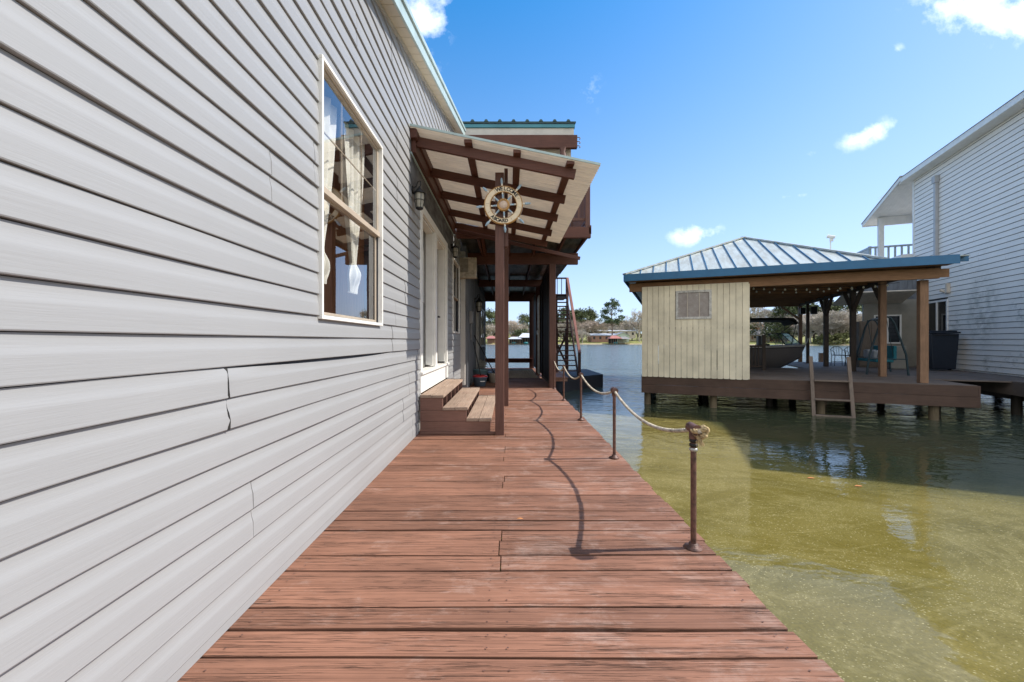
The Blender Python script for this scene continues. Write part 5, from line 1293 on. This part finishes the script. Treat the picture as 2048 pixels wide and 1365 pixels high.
# eave
EVV = HV - .45
mb = MB(); mb.box(EVV, HV - .03, HU0 - .4, HU1 + .25, HZ - .01, HZ + .02)
for k in range(150): mb.box(EVV + .02, HV - .05, HU0 - .38 + k * .1, HU0 - .375 + k * .1, HZ - .018, HZ - .012)
nh.part('soffit', mb, 'corner2')
mb = MB(); mb.box(EVV - .03, EVV - .002, HU0 - .4, HU1 + .0, HZ - .01, HZ + .20); fa = nh.part('fascia', mb, 'white')
mb = MB(); zr = HZ + .21; mb.add([(EVV - .06, HU0 - .4, zr), (19.4, HU0 - .4, zr), (19.4, HU1, zr), (EVV - .06, HU1, zr), (14.8, HU0 + 4.6, zr + 1.9), (14.8, HU1, zr + 1.9)], [(0, 1, 4), (1, 2, 5, 4), (2, 3, 5), (3, 0, 4, 5), (3, 2, 1, 0)]); nh.part('roof', mb, 'greyroof')
# porch roof sloping down behind
PU = 28.7; zd = 7.78
def pz(u): return HZ + .20 - (u - HU1) * (HZ + .20 - zd) / (PU - HU1)
mb = MB()
for dz, nm in ((0, 0),):
    mb.add([(EVV, HU1, pz(HU1) - .05), (19, HU1, pz(HU1) - .05), (19, PU, pz(PU) - .05), (EVV, PU, pz(PU) - .05)], [(0, 1, 2, 3)])
    for k in range(40): mb.beam((EVV + .1 + k * .15, HU1, pz(HU1) - .055), (EVV + .1 + k * .15, PU, pz(PU) - .055), .008, .006)
nh.part('porch_ceiling', mb, 'corner2', recalc=False)
mb = MB(); mb.beam((EVV - .015, HU1 - .02, pz(HU1) + .0), (EVV - .015, PU, pz(PU)), .03, .20); mb.box(EVV, 19, PU, PU + .03, zd - .1, zd + .1); nh.part('porch_fascia', mb, 'white')
mb = MB(); mb.add([(EVV - .05, HU1, pz(HU1) + .11), (19, HU1, pz(HU1) + .11), (19, PU + .05, pz(PU) + .11), (EVV - .05, PU + .05, pz(PU) + .11)], [(0, 1, 2, 3)]); po = nh.part('porch_roof', mb, 'greyroof', recalc=False); m_ = po.modifiers.new('t', 'SOLIDIFY'); m_.thickness = .04
mb = MB(); mb.box(HV - .05, HV + .17, 27.8, 28.02, 5.3, 7.9); nh.part('porch_post', mb, 'corner2', bevel=.01)
mb = MB(); mb.box(HV - .05, 19, 27.9, 28.0, 7.5, 7.95)
for k in range(24): mb.box(HV + .2 + k * .3, HV + .22 + k * .3, 27.885, 27.899, 7.52, 7.93)
nh.part('porch_beam', mb, 'corner2')
mb = MB(); mb.box(HV - .45, 19, HU1 + .02, 31.6, 5.05, 5.3); nh.part('balcony_floor', mb, 'corner2')
BV = HV - .42; mb = MB(); mb.box(BV, BV + .06, 28.06, 31.5, 6.30, 6.40); mb.box(BV, BV + .06, 28.06, 31.5, 5.45, 5.52); mb.box(BV, 19, 27.99, 28.05, 6.30, 6.40); mb.box(BV, 19, 27.99, 28.05, 5.45, 5.52)
for k in range(22): mb.box(BV + .01, BV + .05, 28.15 + k * .155, 28.19 + k * .155, 5.52, 6.30)
for k in range(18): mb.box(BV + .25 + k * .28, BV + .34 + k * .28, 28.0, 28.03, 5.52, 6.30)
mb.box(BV - .02, BV + .10, 27.96, 28.08, 5.3, 6.42); nh.part('balcony_rail', mb, 'railgrey')
# lower porch wall facing us, behind the boathouse
mb = MB(); LU = 24.0
mb.box(8.6, HV - .002, LU, LU + .12, 0, 1.05); mb.box(8.6, 9.0, LU, LU + .12, 1.05, 3.1); mb.box(10.0, HV - .002, LU, LU + .12, 1.05, 3.1); mb.box(9.0, 10.0, LU, LU + .12, 2.4, 3.1); nh.part('porch_wall', mb, 'bricktan')
mb = MB()
for k in range(16): mb.box(7.9 + k * .17, 8.062 + k * .17, LU + .12, LU + .15, 3.1, 5.0)
mb.box(7.9, 10.6, LU + .152, LU + .2, 3.1, 5.0); nh.part('porch_gable', mb, 'panel2')
f = MB(); a0, a1, z0, z1 = 9.0, 10.0, 1.05, 2.4
for (a_, b2, c_, d_) in ((a0, a1, z0, z0 + .06), (a0, a1, z1 - .06, z1), (a0, a0 + .06, z0 + .06, z1 - .06), (a1 - .06, a1, z0 + .06, z1 - .06), (9.47, 9.53, z0 + .06, z1 - .06)): f.box(a_, b2, LU - .03, LU + .05, c_, d_)
fo = nh.part('window_frame', f, 'corner2'); g = MB(); g.box(a0 + .05, a1 - .05, LU + .01, LU + .03, z0 + .05, z1 - .05); nh.part('pane', g, 'darkglass', parent=fo)
mb = MB(); mb.add([(7.4, 22.6, 3.40), (10.0, 22.6, 3.40), (10.0, LU + .1, 2.95), (7.4, LU + .1, 2.95)], [(0, 1, 2, 3)]); ac_ = nh.part('porch_awning', mb, 'cream', recalc=False); m_ = ac_.modifiers.new('t', 'SOLIDIFY'); m_.thickness = .05
# downpipe
mb = MB(); u = 22.7; mb.box(HV - .15, HV - .03, u - .07, u + .07, 4.8, 8.05); mb.box(HV - .19, HV - .03, u - .12, u + .12, 7.95, 8.25); mb.beam((HV - .09, u - .05, 4.78), (HV - .09, u + 1.3, 4.62), .12, .12); nh.part('downpipe', mb, 'pipegrey', bevel=.01)
# outdoor light on the side wall
mb = MB(); mb.box(HV - .14, HV - .03, 21.9, 22.0, 3.15, 3.55); mb.cyl((HV - .2, 22.2, 3.3), (HV - .03, 22.1, 3.2), .06, .08, n=10); single('flood_light', mb, 'cream', 'small cream floodlight on the white house wall above the bin', 'floodlight', (HV - .1, 22, 3.3), 1)
# storage cupboard and boxes by the porch
cb_ = T('storage_cupboard', 'tall brown storage cupboard behind the garden swing', 'cupboard', (8.05, 22.6, 0), 1)
mb = MB(); mb.box(7.85, 8.65, 22.3, 22.95, 0.02, 2.05); cb_.part('carcass', mb, 'porchwood', bevel=.01)
for q in (0, 1): mb = MB(); mb.box(7.88 + q * .39, 8.24 + q * .39, 22.275, 22.298, .1, 2.0); cb_.part('door', mb, 'porchwood', bevel=.004)
mb = MB(); mb.box(8.55, 9.05, 21.3, 21.8, 0.02, .95); single('storage_box', mb, 'bricktan', 'beige storage box to the right of the garden swing', 'box', (8.8, 21.5, 0), 1, bevel=.02)
# walkway along the house
wk = T('side_walkway', 'grey timber walkway along the foot of the white sided house', 'walkway', (10, 16, 0), 1)
mb = MB()
for k in range(int((24.5 - 8) / .1415)): mb.box(9.28, HV - .01, 8 + k * .1415, 8 + k * .1415 + .136, -.04, -.003)
wk.part('decking', mb, 'grey_deck')
mb = MB(); mb.box(9.22, 9.26, 8, 24.4, -.40, .004); wk.part('fascia', mb, 'grey_deck')
mb = MB()
for k in range(30): mb.box(9.30, HV, 8.1 + k * .5, 8.14 + k * .5, -.33, -.042)
mb.box(HV, 19, HU0, HU1, -.35, -.01); mb.box(HV + .3, HV + .35, HU0, HU1, -.85, -.35); wk.part('joists', mb, 'old_post')  # second box: unseen skirt added to keep the space below dark
for u in (9, 11.5, 14, 16.5, 19, 21.5):
    mb = MB(); mb.cyl((9.5, u, -2.5), (9.5, u, -.342), .12, .11, 12); wk.part('piling', mb, 'pilingdark')
    if u < 22: mb = MB(); mb.cyl((12.4, u + 1, -2.5), (12.4, u + 1, -.36), .14, .14, 12); wk.part('piling', mb, 'pilingdark')

# ------------------------------------------------------------------ trees on the far shore
tr = random.Random(42)
def leaf(mb, c, s, rr, asp=1.0):
    n = Vector((rr.gauss(0, 1), rr.gauss(0, 1), rr.gauss(0, 1) + .4)).normalized()
    t = n.orthogonal().normalized(); t.rotate(Matrix.Rotation(rr.uniform(0, 6.28), 3, n)); b = n.cross(t)
    a = s * rr.uniform(.6, 1.3); bb = a * asp
    mb.add([c - t * a, c + b * bb * .6, c + t * a, c - b * bb * .6], [(0, 1, 2, 3)])
def tree_proto(kind, seed):
    rr = random.Random(seed); h = 12.0; tk = MB(); cr = MB()
    if kind == 'pine':
        h = 24.0; tk.tube([(0, 0, 0), (.15, 0, 6), (-.1, .1, 13), (.1, 0, 19), (0, 0, 23.5)], [.42, .36, .28, .18, .06], 8)
        blobs = []
        for k in range(38):
            z = rr.uniform(11.0, 23.2); env = 6.4 * math.sin(min(1, (24.2 - z) / 9.0) * math.pi / 2) * (.55 if z < 12.5 else 1); a = rr.uniform(0, 6.28); r = env * rr.uniform(.35, 1)
            c = Vector((r * math.cos(a), r * math.sin(a), z)); blobs.append((c, rr.uniform(1.2, 2.2)))
            tk.tube([(0, 0, z - 1.4 - r * .15), c * .55 + Vector((0, 0, z * .45 - .5)), c], [.12, .07, .03], 5)
        for c, s in blobs:
            for q in range(95):
                d = Vector((rr.gauss(0, 1), rr.gauss(0, 1), rr.gauss(0, .55))).normalized() * s * rr.uniform(.3, 1.1); leaf(cr, c + d, .40, rr, .8)
        return tk, cr
    if kind in ('evergreen', 'yellowgreen', 'rust'):
        h = 13; tk.tube([(0, 0, 0), (.1, 0, 4), (0, .1, 9)], [.3, .24, .1], 7)
        for k in range(34):
            z = rr.uniform(2.6, 12.6); env = 4.0 * math.sin(min(1, max(.18, (13.4 - z) / 7.5)) * math.pi / 2); a = rr.uniform(0, 6.28); r = env * rr.uniform(.2, 1)
            c = Vector((r * math.cos(a), r * math.sin(a), z)); s = rr.uniform(.8, 1.6)
            tk.tube([(0, 0, max(1.5, z - 2)), c], [.08, .03], 4)
            for q in range(60):
                d = Vector((rr.gauss(0, 1), rr.gauss(0, 1), rr.gauss(0, .8))).normalized() * s * rr.uniform(.3, 1.15); leaf(cr, c + d, .30, rr, .9)
        return tk, cr
    if kind == 'shrub':
        tk.tube([(0, 0, 0), (.05, 0, 1.5)], [.2, .1], 6)
        for k in range(30):
            a = rr.uniform(0, 6.28); z = rr.uniform(.8, 4.6); r = 3.4 * math.sqrt(max(.1, 1 - (z / 5.2) ** 2)) * rr.uniform(.3, 1); c = Vector((r * math.cos(a), r * math.sin(a), z))
            for q in range(48):
                d = Vector((rr.gauss(0, 1), rr.gauss(0, 1), rr.gauss(0, .8))).normalized() * rr.uniform(.2, 1.0); leaf(cr, c + d, .26, rr)
        return tk, cr
    # bare: branching limbs and a haze of twigs
    tk.tube([(0, 0, 0), (.15, .05, 2.4), (0, 0, 4.2)], [.26, .2, .16], 7)
    def grow(p, d, L, r, lvl):
        q = p + d * L; q2 = p + d * L * .5 + Vector((rr.uniform(-.1, .1), rr.uniform(-.1, .1), 0)) * L
        tk.tube([p, q2, q], [r, r * .8, r * .55], 5 if lvl < 2 else 3, cap=False)
        if lvl >= 4:
            for t_ in range(9):
                e = q.lerp(p, rr.random() * .7); dd = (d + Vector((rr.gauss(0, .6), rr.gauss(0, .6), rr.gauss(0, .45) + .15))).normalized(); w_ = dd.orthogonal().normalized() * .035; l_ = rr.uniform(.5, 1.15)
                cr.add([e - w_, e + w_, e + dd * l_ + w_ * .3, e + dd * l_ - w_ * .3], [(0, 1, 2, 3)])
                for zz in range(2):
                    e2 = e + dd * l_ * rr.uniform(.3, .9); d3 = (dd + Vector((rr.gauss(0, .7), rr.gauss(0, .7), rr.gauss(0, .5)))).normalized(); w2 = d3.orthogonal().normalized() * .03; l2 = rr.uniform(.25, .6)
                    cr.add([e2 - w2, e2 + w2, e2 + d3 * l2], [(0, 1, 2)])
            return
        for t_ in range(4 if lvl < 2 else 3):
            dd = (d + Vector((rr.gauss(0, .55), rr.gauss(0, .55), rr.gauss(.1, .35)))).normalized(); grow(q.lerp(p, rr.random() * .35), dd, L * rr.uniform(.62, .85), r * .6, lvl + 1)
    for k in range(5):
        a = k * 1.26 + rr.uniform(-.3, .3); grow(Vector((0, 0, 2.2 + .45 * k)), Vector((math.cos(a) * .65, math.sin(a) * .65, 1)).normalized(), 2.9, .12, 1)
    return tk, cr
protos = {}
specs = {'pine': [('leaf_pine', 1)], 'evergreen': [('leaf_dark', 2), ('leaf_dark', 3)], 'yellowgreen': [('leaf_mid', 4)], 'rust': [('leaf_rust', 12)], 'shrub': [('leaf_mid', 5), ('leaf_dark', 6)], 'bare': [('twig', 7), ('twigrose', 8), ('twig', 9)]}
for kind, lst in specs.items():
    protos[kind] = []
    for mt, sd_ in lst:
        tk, cr = tree_proto(kind, sd_)
        protos[kind].append((tk.mesh('trunk', 'bark' if kind != 'bare' else mt, recalc=False), cr.mesh('crown', mt, recalc=False)))
LAB = {'pine': ('tall_pine', 'tree'), 'evergreen': ('evergreen_tree', 'tree'), 'yellowgreen': ('leafy_tree', 'tree'), 'rust': ('rust_leaved_tree', 'tree'), 'shrub': ('round_shrub', 'shrub'), 'bare': ('bare_tree', 'tree')}
GRP = {'evergreen': ('dark evergreen tree among the trees of the far shore', 'evergreen trees on the far shore'), 'yellowgreen': ('yellow green leafy tree on the far shore', 'leafy trees on the far shore'),
       'rust': ('rust orange leaved tree seen through the boathouse', 'rust leaved trees on the far shore'), 'shrub': ('round shrub near the waterline of the far shore', 'shrubs on the far shore'), 'bare': ('leafless twiggy tree on the far shore', 'leafless trees on the far shore')}
REGION = ['on the far shore']
def put_tree(kind, px, Y, hpx, label=None, var=None, wide=1.0):
    """stands on the land at a picture column, its top at picture row hpx"""
    x = (px - 1017) / F * Y; z0 = land_z(x, Y)
    top = H + (683 - hpx) / F * Y; hh = top - z0
    base_h = {'pine': 23.9, 'evergreen': 13.4, 'yellowgreen': 13.4, 'rust': 13.4, 'shrub': 5.4, 'bare': 11.5}[kind]
    tm, cm = protos[kind][tr.randrange(len(protos[kind])) if var is None else var]
    s = hh / base_h
    o = bpy.data.objects.new(LAB[kind][0], None); COL.objects.link(o); o.location = (x, Y, z0 - .1); o.rotation_euler = (0, 0, tr.uniform(0, 6.28)); ws = s * wide; o.scale = (ws, ws, s)
    o['label'] = label or {'evergreen': 'dark evergreen tree ', 'yellowgreen': 'yellow green leafy tree ', 'rust': 'rust orange leaved tree ', 'shrub': 'round low shrub at the bank ', 'bare': 'leafless twiggy tree '}[kind] + REGION[0]; o['category'] = LAB[kind][1]
    if not label: o['group'] = GRP[kind][1].replace(' on the far shore', ' ' + REGION[0])
    for nm, me in (('trunk', tm), ('crown', cm)):
        c = bpy.data.objects.new(nm, me); COL.objects.link(c); c.parent = o
put_tree('pine', 1224, 262, 598, 'tall lone pine rising above the far shore beside the yellow shed')
# left opening
REGION[0] = 'across the lake seen through the passage opening'
for a in [('evergreen', 979, 275, 619), ('evergreen', 988, 285, 622), ('bare', 975, 268, 640), ('bare', 985, 266, 645), ('bare', 1022, 272, 636), ('bare', 1034, 280, 640), ('evergreen', 1046, 285, 628), ('evergreen', 1055, 290, 630),
          ('shrub', 1045, 262, 657), ('bare', 1015, 290, 645), ('bare', 1062, 275, 648), ('evergreen', 1068, 290, 632), ('bare', 960, 275, 640), ('evergreen', 950, 280, 630), ('bare', 1002, 285, 640)]: put_tree(*a, wide=1.25)
# centre
REGION[0] = 'across the lake between the staircase and the yellow shed'
for a in [('evergreen', 1128, 300, 616), ('evergreen', 1140, 300, 620), ('evergreen', 1152, 300, 618), ('evergreen', 1163, 300, 619), ('evergreen', 1176, 300, 617), ('evergreen', 1184, 305, 624), ('evergreen', 1100, 300, 630), ('evergreen', 1110, 300, 626)]: put_tree(*a, wide=1.35)
for a in [('bare', 1120, 280, 640), ('bare', 1135, 285, 634), ('bare', 1150, 278, 636), ('bare', 1163, 272, 644), ('bare', 1175, 276, 638), ('bare', 1188, 280, 636), ('bare', 1196, 284, 643), ('bare', 1206, 300, 640), ('evergreen', 1212, 310, 642), ('bare', 1216, 305, 640),
          ('yellowgreen', 1238, 300, 639), ('bare', 1232, 295, 646), ('yellowgreen', 1246, 305, 640), ('bare', 1254, 300, 638), ('bare', 1264, 296, 637), ('bare', 1274, 294, 640), ('bare', 1285, 290, 636), ('bare', 1296, 290, 636),
          ('shrub', 1150, 268, 668), ('evergreen', 1226, 320, 646), ('bare', 1242, 320, 642), ('bare', 1105, 285, 642)]: put_tree(*a, wide=1.25)
put_tree('bare', 1165, 252, 654, 'small leafless tree on the lawn close to the far waterline', 0)
put_tree('bare', 1279, 262, 612, 'tall leafless tree just left of the yellow shed wall', 2)
# right, seen through the boathouse
REGION[0] = 'across the lake seen through the open boathouse'
for a in [('rust', 1500, 300, 622), ('rust', 1512, 295, 640), ('bare', 1522, 250, 600), ('bare', 1538, 260, 612), ('evergreen', 1558, 245, 606), ('evergreen', 1572, 240, 602), ('evergreen', 1586, 245, 610), ('bare', 1548, 300, 636), ('evergreen', 1552, 225, 636), ('evergreen', 1565, 222, 640),
          ('evergreen', 1600, 235, 600), ('bare', 1612, 215, 620), ('evergreen', 1628, 225, 604), ('bare', 1636, 205, 620), ('bare', 1648, 205, 612), ('evergreen', 1655, 225, 600), ('bare', 1662, 205, 618), ('bare', 1674, 204, 622), ('evergreen', 1676, 222, 602), ('bare', 1688, 204, 616),
          ('bare', 1700, 205, 620), ('evergreen', 1702, 220, 604), ('bare', 1716, 206, 622), ('bare', 1730, 208, 622), ('shrub', 1668, 198, 666), ('shrub', 1685, 199, 664), ('shrub', 1640, 199, 672), ('shrub', 1652, 198, 668), ('evergreen', 1480, 260, 610), ('rust', 1490, 300, 636),
          ('evergreen', 1730, 225, 600), ('evergreen', 1750, 225, 604), ('bare', 1600, 222, 640), ('bare', 1622, 205, 640)]: put_tree(*a, wide=1.3)
REGION[0] = 'deep in the woods of the far shore'
# wood behind everything, left and right of what the gaps show (also mirrored in glass)
for k in range(26):
    px = 60 + k * 34; put_tree(tr.choice(['bare', 'evergreen', 'bare']), px, tr.uniform(275, 320), tr.uniform(628, 645), wide=1.5)
for k in range(14):
    px = 1300 + k * 13; put_tree(tr.choice(['bare', 'evergreen', 'bare']), px, tr.uniform(290, 320), tr.uniform(626, 645), wide=1.5)
for k in range(14):
    px = 1760 + k * 40; put_tree(tr.choice(['bare', 'evergreen']), px, tr.uniform(215, 240), tr.uniform(610, 630), wide=1.5)
bw = MB(); rr = random.Random(77)
for k in range(9000):
    x = rr.uniform(-420, 560); yv = 340 + rr.uniform(0, 30); z = land_z(x, yv) + abs(rr.gauss(0, 1)) * 5.5 + .5
    if z > 12 + 3 * math.sin(x * .05) + 2 * math.sin(x * .17): continue
    leaf(bw, Vector((x, yv, z)), 1.1, rr, .9)
single('far_woods', bw, plain('mixed_winter_wood', (.15, .14, .09), .9, .35, .04, 0, island=.4), 'mass of mixed winter woods behind the far shore', 'woods', kind='stuff', recalc=False)

# ------------------------------------------------------------------ buildings of the far shore
def far_house(name, px0, px1, Y, yb, ye, yr, wallm, roofm, label, cat='house', depth=9, openfront=False, gable='x'):
    """px0..px1 picture columns of the front, picture rows of base, eave and ridge"""
    x0, x1 = (px0 - 1017) / F * Y, (px1 - 1017) / F * Y; zb = H - (yb - 683) / F * Y; ze = H - (ye - 683) / F * Y; zr = H - (yr - 683) / F * Y
    t = T(name, label, cat, ((x0 + x1) / 2, Y, zb))
    if openfront:
        for k in range(openfront):
            x = x0 + .5 + (x1 - x0 - 1) * k / (openfront - 1)
            for yv in (Y + .3, Y + depth - .3):
                mb = MB(); mb.cyl((x, yv, min(zb, -1.6)), (x, yv, ze), .13, n=6); t.part('post', mb, 'postfar')
        mb = MB(); mb.box(x0, x1, Y, Y + depth, -.75, -.55); t.part('platform', mb, 'postfar')
        mb = MB(); mb.box(x0 + .5, x1 - .5, Y + depth - .6, Y + depth - .5, -.5, ze); t.part('back_wall', mb, wallm)
    else:
        mb = MB(); mb.box(x0 + .3, x1 - .3, Y, Y + depth, zb - 1, ze); t.part('wall', mb, wallm)
        w_ = (x1 - x0); nwin = max(2, int(w_ / 4))
        for k in range(nwin):
            xw = x0 + w_ * (k + .5) / nwin; mb = MB(); hh = ze - zb
            mb.box(xw - .7, xw + .7, Y - .06, Y - .01, zb + hh * .35, zb + hh * .8); t.part('window', mb, 'darkfar')
        mb = MB(); xd = x0 + w_ * .28; mb.box(xd - .5, xd + .5, Y - .07, Y - .012, zb, zb + (ze - zb) * .78); t.part('door', mb, 'brickfar')
    o_ = .7; mb = MB()
    if gable == 'x':   # ridge parallel to the picture
        mb.prism([(Y - o_, ze), (Y + depth / 2, zr), (Y + depth + o_, ze), (Y + depth + o_, ze + .15), (Y + depth / 2, zr + .15), (Y - o_, ze + .15)], x0 - o_, x1 + o_, 'x')
    elif gable == 'y':
        xm = (x0 + x1) / 2; mb.prism([(x0 - o_, ze), (xm, zr), (x1 + o_, ze), (x1 + o_, ze + .15), (xm, zr + .15), (x0 - o_, ze + .15)], Y - o_, Y + depth + o_, 'y')
        g = MB(); g.prism([(x0 + .3, ze), (x1 - .3, ze), (xm, zr)], Y + .01, Y + .1, 'y'); t.part('gable', g, wallm)
    else:
        xm = (x0 + x1) / 2; q = (x1 - x0) * .25
        A_ = [(x0 - o_, Y - o_, ze), (x1 + o_, Y - o_, ze), (x1 + o_, Y + depth + o_, ze), (x0 - o_, Y + depth + o_, ze), (xm - q, Y + depth / 2, zr), (xm + q, Y + depth / 2, zr)]
        mb.add(A_, [(0, 1, 5, 4), (1, 2, 5), (2, 3, 4, 5), (3, 0, 4), (3, 2, 1, 0)])
    t.part('roof', mb, roofm); return t
far_house('shore_house', 1182, 1232, 262, 683, 672, 668, 'brickfar', 'whiteroof', 'long low brick house with pale roof behind the tall pine', depth=10)
far_house('shore_house', 1232, 1259, 258, 683, 672, 666, 'greenwall', 'whiteroof', 'pale green gabled house wing with light roof on the far shore', depth=8, gable='y')
far_house('shore_shed', 1196, 1272, 285, 675, 663.5, 661, 'tanfar', 'whiteroof', 'long tan shed with thin pale roof line behind the brick house', 'shed', depth=12)
far_house('shore_boathouse', 1221, 1242, 244, 688, 678, 672, 'darkfar', 'redroof', 'small red roofed boathouse on poles at the far waterline', 'boathouse', 7, openfront=5, gable='h')
far_house('shore_boathouse', 1241, 1260, 245, 688, 679, 674, 'greenwall', 'greyroof', 'grey roofed open dock shelter on poles right of the red roofed one', 'boathouse', 7, openfront=7, gable='h')
far_house('shore_boathouse', 973, 991, 244, 690, 678, 672.5, 'brickfar', 'redroof', 'red roofed boathouse seen left of the awning posts', 'boathouse', 7, openfront=4, gable='h')
far_house('shore_boathouse', 1017, 1042, 244, 690, 679, 674.5, 'darkfar', 'whiteroof', 'low white roofed boathouse seen between the awning posts and passage wall', 'boathouse', 8, openfront=6, gable='h')
far_house('shore_boathouse', 1038, 1068, 246, 690, 676, 667, 'darkfar', 'whiteroof', 'larger white roofed boathouse beside the low white roofed one', 'boathouse', 8, openfront=6, gable='h')
far_house('shore_house', 1022, 1034, 268, 682, 673, 667, 'brickfar', 'greyroof', 'small brown gabled cottage above the white boathouses', depth=8, gable='y')
far_house('shore_house', 1490, 1543, 262, 680, 671.5, 660, 'tanfar', 'greyroof', 'tan house with grey roof seen over the motor boat', depth=12)
far_house('shore_house', 1545, 1590, 258, 682, 673, 664, 'brickfar', 'greyroof', 'brown house half hidden by the boat windscreen', depth=10)
far_house('shore_boathouse', 1068, 1096, 246, 690, 678, 671, 'darkfar', 'greyroof', 'grey roofed boathouse hidden mostly by the dark passage wall', 'boathouse', 8, openfront=5, gable='h')
# covered boats under far roofs
for (px, lb) in ((1231, 'teal covered boat under the red roofed boathouse on the far shore'), (1028, 'teal covered boat under the low white roofed boathouse'), (1052, 'teal covered boat under the larger white roofed boathouse')):
    x = (px - 1017) / F * 247; mb = MB(); mb.lathe((x, 247, -.5), [(0, -.2), (1.2, -.1), (1.7, .4), (1.4, .9), (0, 1.3)], 12)
    for v_ in mb.v: v_.y = 247 + (v_.y - 247) * 1.6
    single('moored_boat', mb, 'tealfar', lb, 'boat', (x, 247, -.5))
# sandy bank strip
bm_ = MB(); pts = []
for k in range(120):
    x = -120 + k * 4; s0 = shore(x); pts += [(x, s0 - .4, land_z(x, s0 - .4) + .05), (x, s0 + 2.2, land_z(x, s0 + 2.2) + .04)]
bm_.add(pts, [(2 * i, 2 * i + 2, 2 * i + 3, 2 * i + 1) for i in range(119)]); single('shore_path', bm_, plain('sandy_bank', (.42, .34, .22), .9, .2, .3, 0), None, None, kind='structure', recalc=False)
# fallen leaves on deck and water
rr = random.Random(4)
for (px, py, z, s) in ((1040, 1039, .006, .022), (1622, 957, WZ + .006, .06), (1717, 973, WZ + .006, .06)):
    Y = (H - z) * F / (py - 683); x = (px - 1017) / F * Y; mb = MB(); a = rr.uniform(0, 1)
    mb.grid(lambda u, v: (x + (u - .5) * s * 2, Y + (v - .5) * s * .9 * math.sin(u * math.pi), z + .006 * math.sin(u * 3)), 8, 3)
    single('fallen_leaf', mb, plain('dry_orange_leaf', (.50, .20, .06), .8, .2, 40, 0), 'dry orange leaf lying on the red boardwalk' if z > 0 else ('dry orange leaf floating left of the other' if px < 1650 else 'dry orange leaf floating right of the other'), 'leaf', (x, Y, z), recalc=False)
